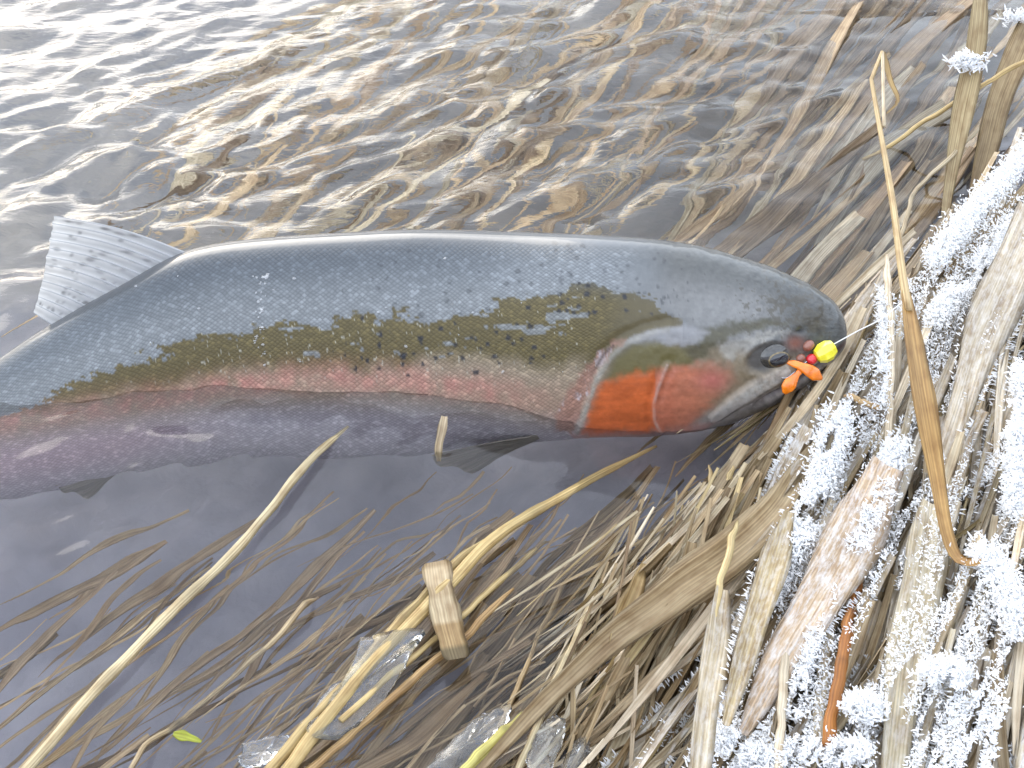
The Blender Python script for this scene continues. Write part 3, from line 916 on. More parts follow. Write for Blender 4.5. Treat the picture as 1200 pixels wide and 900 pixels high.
def blade_geo(pts, width, roll=0.0, cup=.25, thick=.00035, taper=(.5, .0), twist=0.0, n_=16, wob=0.0, seed=0, ends=(.25, .55), jag=0.0):
    """leaf blade: arched section with thickness, tapered to both ends"""
    p = spline(pts, n_)
    t = frames(p)
    ref = np.array([0.0, -.45, .9])
    s = np.cross(t, ref); s /= np.linalg.norm(s, axis=1, keepdims=True) + 1e-9
    u = np.cross(s, t)
    k = np.linspace(0, 1, n_)
    a = roll + twist * (k - .5) + wob * np.sin(k * 7 + seed)
    ca, sa_ = np.cos(a)[:, None], np.sin(a)[:, None]
    s, u = s * ca + u * sa_, -s * sa_ + u * ca
    w = width * .5 * (taper[0] + (1 - taper[0]) * np.minimum(k / ends[0], 1)) * (taper[1] + (1 - taper[1]) * np.minimum((1 - k) / ends[1], 1) ** .8)
    w = w * (1 + .10 * np.sin(k * 13 + seed * 2.3))
    if jag:
        w = w * (1 + jag * vnoise(k * 17 + seed, k * 0, 5)); p = p + s * (jag * width * .35 * vnoise(k * 11 + seed, k * 0 + 3, 6))[:, None]
    cs = np.array([-1, -.55, 0, .55, 1.0]); hs = np.array([1, .35, -.12, .35, 1.0]) * cup
    sec = [(c_, h_, 0) for c_, h_ in zip(cs, hs)] + [(.5, .30 * cup, -1), (0, -.10 * cup, -1), (-.5, .30 * cup, -1)]
    vs = np.stack([p + s * (w * c_)[:, None] + u * (w * h_ + e_ * thick)[:, None] for c_, h_, e_ in sec], 1)
    L = np.concatenate([[0], np.cumsum(np.linalg.norm(np.diff(p, axis=0), axis=1))])
    uu = np.stack([w * c_ for c_, h_, e_ in sec], 1) + seed * .371
    uvs = np.stack([uu, np.broadcast_to(L[:, None] + seed * 1.93, uu.shape)], -1)
    f = grid_faces(n_, 8, True)
    return vs.reshape(-1, 3), f, uvs.reshape(-1, 2), p, s, w


def blade_mesh(pts, width, color, rime=0.0, **kw):
    vs, f, uvs, p, s, w = blade_geo(pts, width, **kw)
    c = np.asarray(color, float)
    n_ = len(p)
    k = np.linspace(0, 1, n_)[:, None]
    cc = (c if c.ndim == 2 else c[None, :]) * (1 + .10 * np.sin(k * 9 + kw.get('seed', 0)))
    return new_mesh('blade', vs, f, STRAW, colors=np.repeat(cc, 8, 0), uv=uvs, attrs={'rime': np.full(len(vs), rime)}), p, s, w


TAN = [C(.46, .36, .22), C(.50, .42, .28), C(.40, .31, .19), C(.55, .47, .33), C(.36, .26, .14), C(.48, .38, .20)]
PALE = [C(.70, .61, .46), C(.75, .66, .51), C(.66, .56, .42), C(.62, .54, .43), C(.72, .60, .42)]
WET = [C(.30, .22, .12), C(.36, .27, .15), C(.26, .19, .10), C(.42, .32, .19), C(.22, .15, .08)]
SUB = [C(.40, .29, .17), C(.46, .34, .20), C(.36, .26, .16), C(.54, .41, .25), C(.33, .23, .13)]

gr = random.Random(21)
FROST_EDGES = []          # (points, side, half width) of bank blades that carry rime
_seed = [0]


def clump(name, label, category, root_px, specs, group=None):
    e = empty(name, surf(root_px[0], root_px[1], 0.0), label=label, category=category)
    if group:
        e['group'] = group
    for pts, width, color, kw in specs:
        _seed[0] += 1
        kw = dict(kw); fr = kw.pop('frost', 0)
        me, p, s, w = blade_mesh(place(pts), width, color, seed=_seed[0], rime=.35 * fr, **kw)
        child('blade', me, e)
        if fr:
            FROST_EDGES.append((p, s, w, fr))
    return e


def fine(name, root, specs):
    """the thin straws too small to pick apart, one mesh"""
    V_, F_, U_, C_ = [], [], [], []
    off = 0
    for pts, width, color, kw in specs:
        _seed[0] += 1
        vs, f, uvs, p, s, w = blade_geo(place(pts), width, seed=_seed[0], n_=9, **kw)
        V_.append(vs); F_.append(f + off); U_.append(uvs); C_.append(np.broadcast_to(color, vs.shape)); off += len(vs)
    me = new_mesh(name, np.concatenate(V_), np.concatenate(F_), STRAW, colors=np.concatenate(C_), uv=np.concatenate(U_))
    return child(name, me, root, kind='stuff')


PXM = 1 / 1931.0


def run(x, y, ang, length, zs, curve=0.0, wig=0.0, n_=4):
    """control points along a direction in the picture (degrees, 0 = right, 90 = down)"""
    out = []
    a = ang
    wph = gr.uniform(0, 6)
    for k in range(n_):
        f_ = k / (n_ - 1)
        z = zs[0] + (zs[1] - zs[0]) * f_ if not isinstance(zs[0], tuple) else ('b', zs[0][1] + (zs[1][1] - zs[0][1]) * f_)
        wx_ = wig * math.sin(wph + f_ * 9)
        out.append((x - wx_ * math.sin(R(a)), y + wx_ * math.cos(R(a)), z))
        x += math.cos(R(a)) * length / (n_ - 1); y += math.sin(R(a)) * length / (n_ - 1)
        a += curve / (n_ - 1)
    return out


def pick_in(poly):
    xs = [p[0] for p in poly]; ys = [p[1] for p in poly]
    while True:
        x, y = gr.uniform(min(xs), max(xs)), gr.uniform(min(ys), max(ys))
        if bool(in_poly(np.array(x), np.array(y), poly)):
            return x, y


# --- frosted straw on the bank
specs = []
low = [(1000, 430), (1090, 330), (1200, 200), (1290, 200), (1290, 800), (1000, 960), (800, 960), (880, 700), (940, 540)]
for k in range(150):
    x, y = pick_in([(1010, 330), (1200, 130), (1330, 130), (1330, 780), (1000, 820), (850, 780), (930, 540)])
    ang = 104 + (1200 - x) * .055 + gr.gauss(0, 6) + max(0, 420 - y) * .06
    ln = gr.uniform(170, 380)
    h = gr.uniform(.000, .020)
    specs.append((run(x, y, ang, ln, (('b', h + .012), ('b', h + gr.uniform(-.004, .008))), gr.gauss(0, 9)), gr.choice([gr.uniform(9, 20), gr.uniform(12, 34)]) * PXM,
                  gr.choice(PALE) * gr.uniform(.72, 1.05), dict(roll=gr.gauss(0, .35), cup=gr.uniform(.1, .5), twist=gr.gauss(0, .4), taper=(.7, .12), frost=gr.choice([0, 1, 1, 2]))))
for k in range(150):
    x, y = pick_in([(1000, 340), (1200, 140), (1330, 140), (1330, 800), (1000, 840), (840, 800), (920, 560)])
    ang = 102 + (1200 - x) * .06 + gr.gauss(0, 9) + max(0, 420 - y) * .06
    h = gr.uniform(.014, .034)
    specs.append((run(x, y, ang, gr.uniform(140, 360), (('b', h + .01), ('b', h - .004)), gr.gauss(0, 12)), gr.uniform(5, 13) * PXM,
                  gr.choice(PALE + TAN[:4]) * gr.uniform(.85, 1.15), dict(roll=gr.gauss(0, .4), cup=gr.uniform(.3, .8), taper=(.8, .3), frost=gr.choice([0, 0, 1]))))
bank_mat = clump('straw_mat', 'thick mat of pale frosted dead reed leaves covering the bank beside the trout head', 'dead grass', (1080, 600), specs)
fs_ = []
for k in range(1000):
    x, y = pick_in([(985, 400), (1200, 140), (1380, 140), (1380, 900), (980, 980), (760, 960), (900, 620)])
    h = gr.uniform(0, .022)
    fs_.append((run(x, y, 106 + (1200 - x) * .05 + gr.gauss(0, 14), gr.uniform(60, 260), (('b', h + .006), ('b', h)), gr.gauss(0, 14)), gr.uniform(2, 8) * PXM,
                gr.choice(PALE + TAN) * gr.uniform(.6, 1.1), dict(roll=gr.gauss(0, .5), cup=.4, taper=(.8, .3))))
fine('fine_straw', bank_mat, fs_)

# --- wet brown straw between the bank and the head
specs = []
for k in range(170):
    x, y = pick_in([(960, 380), (1040, 330), (1010, 440), (960, 540), (900, 640), (840, 760), (760, 700), (800, 590), (870, 520), (930, 470)])
    ang = 118 + (950 - x) * .03 + gr.gauss(0, 9)
    z0 = gr.uniform(.004, .028)
    specs.append((run(x, y, ang, gr.uniform(120, 330), (z0 + .010, gr.uniform(-.012, .006)), gr.gauss(8, 10)), gr.choice([gr.uniform(3.5, 9), gr.uniform(4, 9), gr.uniform(8, 17)]) * PXM,
                  gr.choice(WET + TAN + PALE[:2]) * gr.uniform(.85, 1.25), dict(roll=gr.gauss(0, .5), cup=gr.uniform(.2, .7), twist=gr.gauss(0, .6), taper=(.7, .1))))
wet = clump('wet_straw_clump', 'brown wet straw hanging from the bank into the water under the trout head', 'dead grass', (930, 560), specs)
fs_ = []
for k in range(330):
    x, y = pick_in([(960, 370), (1050, 300), (1010, 440), (960, 540), (900, 640), (820, 860), (640, 880), (720, 600), (870, 520), (930, 470)])
    z0 = gr.uniform(-.004, .02)
    fs_.append((run(x, y, 120 + gr.gauss(0, 14), gr.uniform(60, 240), (z0 + .006, z0 - .012), gr.gauss(6, 12)), gr.uniform(1.8, 5) * PXM,
                gr.choice(WET + TAN + PALE[:3]) * gr.uniform(.8, 1.25), dict(roll=gr.gauss(0, .5), cup=.4, taper=(.8, .2))))
fine('fine_straw', wet, fs_)

# --- blades trailing under water below the fish
specs = []
for k in range(62):
    x, y = pick_in([(610, 600), (760, 545), (840, 570), (800, 760), (700, 900), (560, 900), (500, 760), (560, 650)])
    ang = 131 + gr.gauss(0, 7) - (x - 650) * .05
    zz = -gr.uniform(.006, .05)
    specs.append((run(x, y, ang, gr.uniform(180, 420), (zz + .004, zz - .012), gr.gauss(8, 10), 3, 5), gr.uniform(5, 26) * PXM,
                  gr.choice(SUB) * gr.uniform(.8, 1.2), dict(roll=gr.gauss(0, .4), cup=gr.uniform(.1, .5), twist=gr.gauss(0, .6), taper=(.7, .05), n_=20)))
sub1 = clump('submerged_grass_clump', 'tan grass leaves trailing under clear water between the bank straw and the open pool', 'dead grass', (700, 680), specs)
fs_ = []
for k in range(130):
    x, y = pick_in([(560, 560), (800, 540), (840, 570), (800, 760), (700, 900), (500, 920), (420, 800), (470, 640)])
    zz = -gr.uniform(.004, .05)
    fs_.append((run(x, y, 133 + gr.gauss(0, 10), gr.uniform(80, 300), (zz + .004, zz - .008), gr.gauss(6, 14), 3, 5), gr.uniform(1.6, 4) * PXM,
                gr.choice(SUB) * gr.uniform(.8, 1.3), dict(roll=gr.gauss(0, .5), cup=.4, taper=(.8, .2))))
fine('fine_straw', sub1, fs_)

# --- wavering strands at the lower left, deep
specs = []
for k in range(74):
    x, y = pick_in([(300, 600), (520, 560), (560, 640), (480, 800), (330, 900), (120, 900), (60, 760), (180, 640)])
    ang = 141 + gr.gauss(0, 7)
    zz = -gr.uniform(.025, .09)
    specs.append((run(x, y, ang, gr.uniform(150, 420), (zz + .006, zz - .01), gr.gauss(-4, 8), gr.uniform(1, 4.5), 7), gr.choice([gr.uniform(2, 4), gr.uniform(2.5, 5), gr.uniform(4, 14)]) * PXM,
                  gr.choice(SUB) * gr.uniform(.75, 1.15), dict(roll=gr.gauss(0, .3), cup=.3, twist=gr.gauss(0, .3), taper=(.5, .05), n_=24)))
clump('trailing_grass', 'long wavering brown strands streaming deep under the dark pool water', 'water grass', (330, 700), specs)

# --- upper right: pale blades under the ripples
specs = []
for k in range(105):
    x, y = pick_in([(1000, -60), (1260, -60), (1260, 120), (1120, 250), (1040, 330), (960, 340), (940, 240), (1000, 120)])
    ang = 131 + gr.gauss(0, 7) - (x - 1050) * .04
    zz = -gr.uniform(.005, .045)
    specs.append((run(x, y, ang, gr.uniform(150, 380), (zz + .012, zz - .01), gr.gauss(0, 10), 2, 5), gr.uniform(6, 34) * PXM,
                  gr.choice(SUB + PALE[:1]) * gr.uniform(.75, 1.15), dict(roll=gr.gauss(0, .4), cup=gr.uniform(.1, .4), twist=gr.gauss(0, .5), taper=(.7, .05), n_=18)))
clump('flooded_grass_clump', 'flooded reed leaves leaning from the frosty bank behind the trout head', 'dead grass', (1080, 200), specs)

# --- top: long blades swept under the running water
specs = []
for k in range(150):
    x, y = pick_in([(560, -120), (1100, -120), (1000, 60), (940, 230), (820, 240), (560, 210), (340, 230), (300, 120), (420, 0)])
    ang = 136 + gr.gauss(0, 8) + (700 - x) * .012
    zz = -gr.uniform(.01, .06)
    specs.append((run(x, y, ang, gr.uniform(140, 420), (zz + .004, zz - .01), gr.gauss(0, 10), gr.uniform(2, 7), 6), gr.uniform(4, 22) * PXM,
                  gr.choice(SUB + TAN[:4]) * gr.uniform(1.0, 1.55), dict(roll=gr.gauss(0, .4), cup=.3, twist=gr.gauss(0, .7), taper=(.6, .05), n_=22)))
clump('swept_grass', 'tan grass strands swept along under the fast rippled water behind the trout back', 'water grass', (760, 120), specs)


# ------------------------------------------------------------------ stalks and leaves that stand out one by one
def single(name, label, category, pts, width, color, group=None, **kw):
    _seed[0] += 1
    w3 = place(pts)
    fr = kw.pop('frost', 0)
    me, p, s, w = blade_mesh(w3, width * PXM, color, seed=_seed[0], rime=.3 * fr, **kw)
    me.name = name
    me.transform(__import__('mathutils').Matrix.Translation(-Vector(w3[0])))
    o_ = obj(name, me, label=label, category=category)
    o_.location = w3[0]
    if group:
        o_['group'] = group
    if fr:
        FROST_EDGES.append((p, s, w, fr))
    return o_


def stalk(name, label, category, pts, width, color, n_=40, nodes=(), tip=.8):
    _seed[0] += 1
    w3 = place(pts)
    p = spline(w3, n_)
    k = np.linspace(0, 1, n_)
    rad = width * PXM * .5 * (1 - (1 - tip) * k) * (.35 + .65 * np.minimum(k / .12, 1))
    c = np.broadcast_to(np.asarray(color, float), (n_, 3)).copy()
    jx = np.stack([fbm(k * 9 + _seed[0] * 3.3, k * 0 + i3 * 7.7, 61, 2) for i3 in range(3)], 1)
    p = p + jx * .0011; rad = rad * (1 + .16 * fbm(k * 14, k * 0 + _seed[0], 62, 3))
    c *= (1 + .22 * fbm(k * 8, k * 0 + _seed[0] * 1.7, 63, 3))[:, None]
    for q in nodes:
        g_ = np.exp(-((k - q) / .014) ** 2)
        rad = rad * (1 + .35 * g_); c *= (1 - .45 * g_)[:, None]
    me = tube_mesh(name, p - w3[0], rad, 9, STRAW, c, flat=.75, seed=_seed[0])
    o_ = obj(name, me, label=label, category=category)
    o_.location = w3[0]
    return o_


GOLD = C(.62, .47, .22); STR = C(.64, .54, .34)
stalk('straw_stalk', 'long pale straw lying across the dark pool below the trout belly', 'straw', [(408, 503, -.006), (385, 518, .004), (350, 552, .007), (280, 640, .006), (200, 718, .005), (120, 803, .005), (20, 915, .006)], 9.5, STR, nodes=(.55, .78), tip=1.15)
stalk('straw_stalk', 'golden straw with a green tinged top reaching from the trout gill over clear ice', 'straw', [(768, 528, -.008), (700, 560, -.004), (640, 592, .004), (580, 632, .010), (520, 692, .012), (440, 775, .012), (330, 905, .013)], 10, GOLD, nodes=(.32, .6), tip=1.3)
stalk('straw_stalk', 'shorter golden straw passing under the broad leaf scrap', 'straw', [(575, 630, .000), (530, 665, .004), (470, 730, .006), (400, 805, .008), (310, 910, .010)], 9, GOLD * .9, nodes=(.4,), tip=1.2)
stalk('straw_stalk', 'thin reddish straw entering the water just below the broad leaf scrap', 'straw', [(603, 690, .006), (565, 725, .008), (520, 765, .008), (440, 835, .008), (350, 912, .008)], 7, C(.5, .33, .15), nodes=(.3, .55), tip=1.1)
stalk('straw_stalk', 'thin straw crossing the middle of the broad leaf scrap', 'straw', [(640, 640, -.012), (590, 678, .000), (540, 722, .006), (470, 782, .010), (400, 845, .013)], 7, GOLD * .95, nodes=(.5,))
stalk('straw_stalk', 'greenish yellow straw standing over the clear ice beside the broad brown leaf', 'straw', [(640, 818, .016), (605, 848, .018), (570, 878, .020), (520, 925, .022)], 11, C(.50, .46, .14), nodes=(.4,))
stalk('straw_stalk', 'pale jointed straw rising from the water to the broad brown leaf', 'straw', [(722, 655, -.012), (700, 695, .002), (680, 735, .012), (655, 790, .018), (625, 860, .018), (600, 915, .018)], 8, STR * .95, nodes=(.3, .6))
stalk('straw_stalk', 'slim tan straw dipping into the water left of the jointed straw', 'straw', [(665, 680, -.018), (640, 730, -.006), (612, 790, .002), (585, 850, .008), (555, 915, .010)], 5.5, C(.48, .36, .2))
stalk('straw_stalk', 'crooked thin straw sticking from the pool beside the floating green scrap', 'straw', [(375, 702, -.004), (355, 710, .008), (325, 745, .006), (300, 770, -.002), (220, 840, -.004), (175, 868, .006), (150, 905, .012)], 6, C(.46, .36, .22), nodes=(.12, .72))
stalk('straw_stalk', 'straight straw from the trout chin down over the wet brown straw', 'straw', [(958, 452, .030), (925, 500, .026), (905, 530, .022), (885, 580, .022), (862, 640, .026)], 7, GOLD, nodes=(.45,))
stalk('straw_stalk', 'short broken hollow straw standing in the wet straw below the trout cheek', 'straw', [(858, 546, .022), (848, 585, .016), (842, 622, .012)], 6.5, C(.66, .52, .27), tip=.9)
stalk('straw_stalk', 'thin upright straw beside the broken hollow straw', 'straw', [(832, 545, .012), (831, 590, .012), (832, 650, .014)], 5, C(.56, .42, .22))
stalk('straw_stalk', 'long slender straw crossing the flooded leaves in front of the upright leaf', 'straw', [(1215, 62, .070), (1165, 92, .055), (1112, 124, .035), (1060, 158, .012), (1010, 195, -.010)], 8, GOLD * .95, nodes=(.35,))
stalk('straw_stalk', 'kinked straw bending down to the frosty bank edge', 'straw', [(1160, 130, .020), (1138, 160, .022), (1076, 220, .020), (1062, 255, .024), (1052, 290, .030)], 7, C(.48, .40, .27), nodes=(.65,))
stalk('straw_stalk', 'bleached upright straw on the frosty mat right of the lure', 'straw', [(1038, 298, ('b', .050)), (1043, 380, ('b', .048)), (1044, 460, ('b', .040)), (1038, 540, ('b', .030))], 9, PALE[1] * 1.05, nodes=(.5,))
stalk('twig', 'orange brown twig lying on the frosty straw', 'twig', [(1009, 667, ('b', .040)), (998, 715, ('b', .040)), (985, 780, ('b', .046)), (969, 875, ('b', .046))], 9, C(.42, .17, .04), nodes=(.25, .6), tip=1.25)
stalk('straw_stalk', 'short tan straw lying crosswise beside the lure', 'straw', [(990, 464, ('b', .040)), (1010, 470, ('b', .042)), (1030, 479, ('b', .040))], 8, C(.60, .42, .22))
stalk('straw_stalk', 'bright straw along the wet edge of the frosty mat', 'straw', [(864, 610, .050), (850, 660, .055), (838, 715, .060), (826, 770, .066)], 7, C(.68, .56, .30))
stalk('straw_stalk', 'white straw with rime near the orange twig', 'straw', [(922, 740, ('b', .046)), (918, 800, ('b', .046)), (912, 905, ('b', .044))], 9, PALE[1])
stalk('straw_stalk', 'cream straw left of the orange twig', 'straw', [(978, 700, ('b', .036)), (966, 780, ('b', .036)), (957, 880, ('b', .034))], 12, PALE[0] * 1.1)

single('reed_leaf', 'broad brown reed leaf bridging the wet straw above dark gaps', 'reed leaf', [(955, 528, .034), (905, 600, .038), (850, 650, .042), (780, 698, .040), (710, 750, .034), (640, 815, .026), (575, 885, .018), (540, 925, .014)], 42, C(.52, .40, .24), cup=.55, roll=.35, taper=(.35, .05), n_=30, twist=.9, jag=.06)
single('reed_leaf', 'golden leaf curling up behind the broad brown leaf', 'reed leaf', [(757, 650, .016), (745, 688, .026), (728, 728, .034), (715, 765, .030)], 24, C(.54, .40, .20), cup=.4, taper=(.0, .2), n_=18, ends=(.6, .3), roll=.4)
single('leaf_scrap', 'short broad tan leaf scrap draped over the straws at the pool edge', 'leaf scrap', [(511, 658, .0120), (517, 695, .0150), (526, 735, .0150), (536, 772, .0125)], 28, np.array([C(.34, .25, .14)] * 2 + [C(.50, .40, .26)] * 5 + [C(.42, .32, .19)] * 3 + [C(.52, .42, .27)] * 6 + [C(.36, .25, .12)] * 5 + [C(.16, .12, .06)] * 3), cup=.04, roll=.12, twist=.25, taper=(.8, .7), n_=24, ends=(.04, .05), jag=.05)
single('leaf_scrap', 'small yellow green leaf scrap floating in the pool', 'leaf scrap', [(203, 860, .001), (218, 863, .003), (236, 869, .001)], 9, C(.42, .46, .06), cup=.3, taper=(.4, .2))
single('leaf_scrap', 'small pale leaf tip poking from the water below the trout flank', 'leaf scrap', [(521, 488, .016), (518, 505, .012), (514, 525, .004), (515, 545, -.006)], 10, C(.52, .42, .28), cup=.4, taper=(.8, .5))
single('reed_leaf', 'tall upright leaf carrying a tuft of frost above the flooded leaves', 'reed leaf', [(1150, -30, .105), (1147, 20, .088), (1141, 70, .066), (1128, 130, .040), (1115, 200, .014), (1105, 270, -.004)], 32, C(.46, .36, .20), cup=.2, taper=(.25, .2), n_=24)
single('reed_leaf', 'broad grey flooded leaf folded at its top behind the folded reed', 'reed leaf', [(1112, 126, .010), (1075, 150, .002), (1030, 190, -.010), (985, 252, -.020), (952, 315, -.028), (935, 350, -.034)], 38, C(.42, .37, .28), cup=.1, taper=(.9, .05), n_=22)
single('reed_leaf', 'dark wet leaf leaning at the corner behind the snowy edge', 'reed leaf', [(1215, 10, .060), (1190, 70, .045), (1170, 120, .030), (1150, 200, .008), (1130, 270, -.006)], 40, C(.34, .25, .13), cup=.2, taper=(.8, .2), n_=20, frost=0)
single('reed_leaf', 'wide pale reed leaf with a bright midrib on the frosty mat', 'reed leaf', [(1215, 250, ('b', .050)), (1180, 330, ('b', .050)), (1150, 400, ('b', .046)), (1125, 480, ('b', .040)), (1105, 540, ('b', .034))], 52, C(.56, .48, .36), cup=.2, taper=(.9, .2), n_=20, frost=1)
single('reed_leaf', 'wide peach coloured reed leaf ending beside the orange twig', 'reed leaf', [(1040, 545, ('b', .050)), (1005, 620, ('b', .050)), (960, 700, ('b', .050)), (915, 775, ('b', .046)), (870, 860, ('b', .040))], 50, C(.62, .47, .32), cup=.2, taper=(.7, .2), n_=20, frost=2)
single('reed_leaf', 'upright cream reed leaf in front of the curled brown leaf', 'reed leaf', [(1092, 590, ('b', .040)), (1080, 680, ('b', .040)), (1060, 780, ('b', .038)), (1045, 915, ('b', .034))], 40, C(.62, .54, .38), cup=.3, taper=(.5, .5), n_=18, frost=1)
single('reed_leaf', 'bleached pointed leaf at the edge of the wet straw', 'reed leaf', [(846, 690, .058), (838, 760, .064), (826, 830, .070), (818, 905, .074)], 26, C(.58, .49, .34), cup=.35, roll=.3, taper=(.45, .6), n_=16, frost=1)
single('reed_leaf', 'brown leaf with rimed edges rising left of the wide frost band', 'reed leaf', [(925, 600, .055), (900, 680, .060), (875, 760, .064), (850, 850, .068)], 26, C(.46, .36, .20), cup=.4, taper=(.4, .3), n_=16, frost=1)

# the tall folded reed that ends in a curled brown leaf
fr_root = place([(1146, 661, ('b', .046))])[0]
fold = empty('folded_reed', fr_root, label='tall thin reed folded at its tip and ending in a curled brown leaf', category='reed')
_seed[0] += 1
main = place([(1034, 61, .110), (1021, 93, .104), (1031, 150, .100), (1045, 230, .096), (1056, 310, .092), (1064, 365, .090)])
me = tube_mesh('stem', np.vstack([main[:1], spline(main[1:], 30)]), np.linspace(2.6, 5.0, 31) * PXM, 8, STRAW, C(.60, .46, .25), seed=_seed[0])
child('stem', me, fold)
leaf = place([(1060, 335, .091), (1068, 395, .090), (1082, 480, .088), (1096, 560, ('b', .060)), (1108, 625, ('b', .052)), (1122, 656, ('b', .046)), (1148, 661, ('b', .050))])
me, p, s, w = blade_mesh(leaf, 25 * PXM, C(.46, .28, .10), roll=.25, cup=.35, taper=(.25, .35), n_=36, seed=77)
child('leaf', me, fold)
me = tube_mesh('broken_tip', spline(place([(1034, 61, .110), (1035, 100, .106), (1036, 148, .101)]), 10), 2.3 * PXM, 7, STRAW, C(.72, .62, .45), seed=78)
child('broken_tip', me, fold)
me, p, s, w = blade_mesh(place([(1035, 61, .110), (1043, 95, .106), (1052, 118, .103), (1039, 133, .101)]), 8 * PXM, C(.36, .24, .09), cup=.4, taper=(.6, .2), n_=14, seed=79)
child('dead_leaf', me, fold)

# ------------------------------------------------------------------ hoar frost
frost_mat, n, l, b, o = mat_new('hoar_frost')
b.inputs['Base Color'].default_value = (.97, .97, .97, 1); b.inputs['Roughness'].default_value = .35
tr = n.new('ShaderNodeBsdfTranslucent'); tr.inputs['Color'].default_value = (.96, .97, .98, 1)
mx = n.new('ShaderNodeMixShader'); mx.inputs['Fac'].default_value = .5
l.new(b.outputs['BSDF'], mx.inputs[1]); l.new(tr.outputs['BSDF'], mx.inputs[2]); l.new(mx.outputs['Shader'], o.inputs['Surface'])
fr_rng = np.random.default_rng(5)


def crystals(pos, dirs, length, rad):
    """needle crystals: flattened hexagon-like needles of four sides with a kinked tip"""
    n_ = len(pos)
    d = dirs / (np.linalg.norm(dirs, axis=1, keepdims=True) + 1e-9)
    ref = fr_rng.normal(size=(n_, 3))
    a = np.cross(d, ref); a /= np.linalg.norm(a, axis=1, keepdims=True) + 1e-9
    c = np.cross(d, a)
    L = length[:, None]; r_ = rad[:, None]
    q1, q2, q3 = a * r_, (-.5 * a + .8 * c) * r_, (-.5 * a - .8 * c) * r_
    m_ = pos + d * L * .6
    v = np.stack([pos + q1, pos + q2, pos + q3, m_ + q1 * .9, m_ + q2 * .9, m_ + q3 * .9, pos + d * L], 1)
    tri = np.array([[0, 1, 4], [0, 4, 3], [1, 2, 5], [1, 5, 4], [2, 0, 3], [2, 3, 5], [3, 4, 6], [4, 5, 6], [5, 3, 6]])
    f = (tri[None] + (np.arange(n_) * 7)[:, None, None]).reshape(-1, 3)
    return v.reshape(-1, 3), f


def frost_object(label, pos, dirs, length, rad):
    v, f = crystals(pos, dirs, length, rad)
    c0 = pos.mean(0)
    o_ = obj('hoar_frost', new_mesh('hoar_frost', v - c0, f, frost_mat, smooth=False), label=label, category='frost', kind='stuff')
    o_.location = c0
    return o_


def band(label, path, width, count, off, ln=(.0012, .0040), jit=1.0, wide=.62):
    """frost along a line in the picture, on top of the straw"""
    pts = spline([(x, y, 0) for x, y in path], 400)[:, :2]
    count = int(count * 2.9); width = width * wide
    k = fr_rng.integers(0, 400, count)
    c = pts[k] + fr_rng.normal(size=(count, 2)) * np.array([width, width * .8])
    keep = fbm((c[:, 0] + c[:, 1] * .45) / 14, c[:, 1] / 40, 201, 3) > -.28
    c = c[keep]
    # height on a coarse lookup, to keep it quick
    tab = {}
    pos = []
    for x, y in c:
        q = (int(x // 16), int(y // 16))
        if q not in tab:
            tab[q] = surf(q[0] * 16 + 8, q[1] * 16 + 8, 0)[2]
        pos.append(P(x, y, tab[q] + off + fr_rng.uniform(-.006, .006)))
    pos = np.array(pos)
    dirs = fr_rng.normal(size=pos.shape) * jit * .75 + np.array([-.55, .05, .6])
    L = fr_rng.uniform(ln[0], ln[1], len(pos)) * fr_rng.uniform(.5, 1.1, len(pos))
    return frost_object(label, pos, dirs, L, L * .10 + .0002)


band('thick white hoar frost along the upper edge of the bank', [(1230, 150), (1180, 205), (1135, 255), (1095, 305)], 13, 3600, .040)
band('second ridge of hoar frost running beside the bank edge', [(1230, 230), (1185, 275), (1140, 325), (1090, 375)], 14, 3000, .042)
band('wide white frost band between the wet straw and the orange twig', [(985, 480), (972, 530), (955, 590), (925, 650), (900, 705)], 15, 4200, .048)
band('frost on the mat between the lure and the curled brown leaf', [(1050, 520), (1030, 570), (1000, 640)], 16, 2000, .046)
band('deep frost drift beside the wide pale reed leaf', [(1200, 430), (1192, 520), (1190, 600)], 11, 2300, .046)
band('round frost cluster on the cream reed leaf', [(1095, 785), (1120, 790)], 15, 1100, .046)
band('round frost cluster at the foot of the orange twig', [(1005, 825), (1020, 830)], 14, 1000, .046)
band('loose frost scattered at the foot of the frosty mat', [(840, 860), (890, 885), (950, 880), (1010, 880)], 16, 2200, .044)
band('frost along the cream straw left of the orange twig', [(975, 690), (950, 760), (930, 840)], 8, 1400, .042)
band('frost beneath the tip of the curled brown leaf', [(1150, 640), (1180, 690), (1195, 740)], 14, 1500, .044)
band('frost fringe on the bleached straw right of the lure', [(1036, 340), (1038, 400), (1030, 470)], 7, 900, .044)

# a dusting over the whole mat, in streaks along the leaves
def dusting(label, poly, count, thr):
    xs = [p[0] for p in poly]; ys = [p[1] for p in poly]
    x = fr_rng.uniform(min(xs), max(xs), count); y = fr_rng.uniform(min(ys), max(ys), count)
    k = in_poly(x, y, poly) & (fbm((x + y * .42) / 17, (y - x * .4) / 75, 207, 3) + .25 * fbm(x / 90, y / 90, 208, 2) > thr)
    x, y = x[k], y[k]
    tab = {}; pos = []
    for a, b_ in zip(x, y):
        q = (int(a // 16), int(b_ // 16))
        if q not in tab:
            tab[q] = surf(q[0] * 16 + 8, q[1] * 16 + 8, 0)[2]
        pos.append(P(a, b_, tab[q] + fr_rng.uniform(.026, .046)))
    pos = np.array(pos)
    L = fr_rng.uniform(.0008, .0027, len(pos))
    frost_object(label, pos, fr_rng.normal(size=pos.shape) + np.array([-.5, -.1, .7]), L, L * .10 + .00018)


dusting('fine frost dusted in streaks over the pale reed leaves of the bank', [(1060, 330), (1210, 170), (1230, 170), (1230, 920), (830, 920), (880, 740), (960, 560), (1000, 440)], 105000, .10)

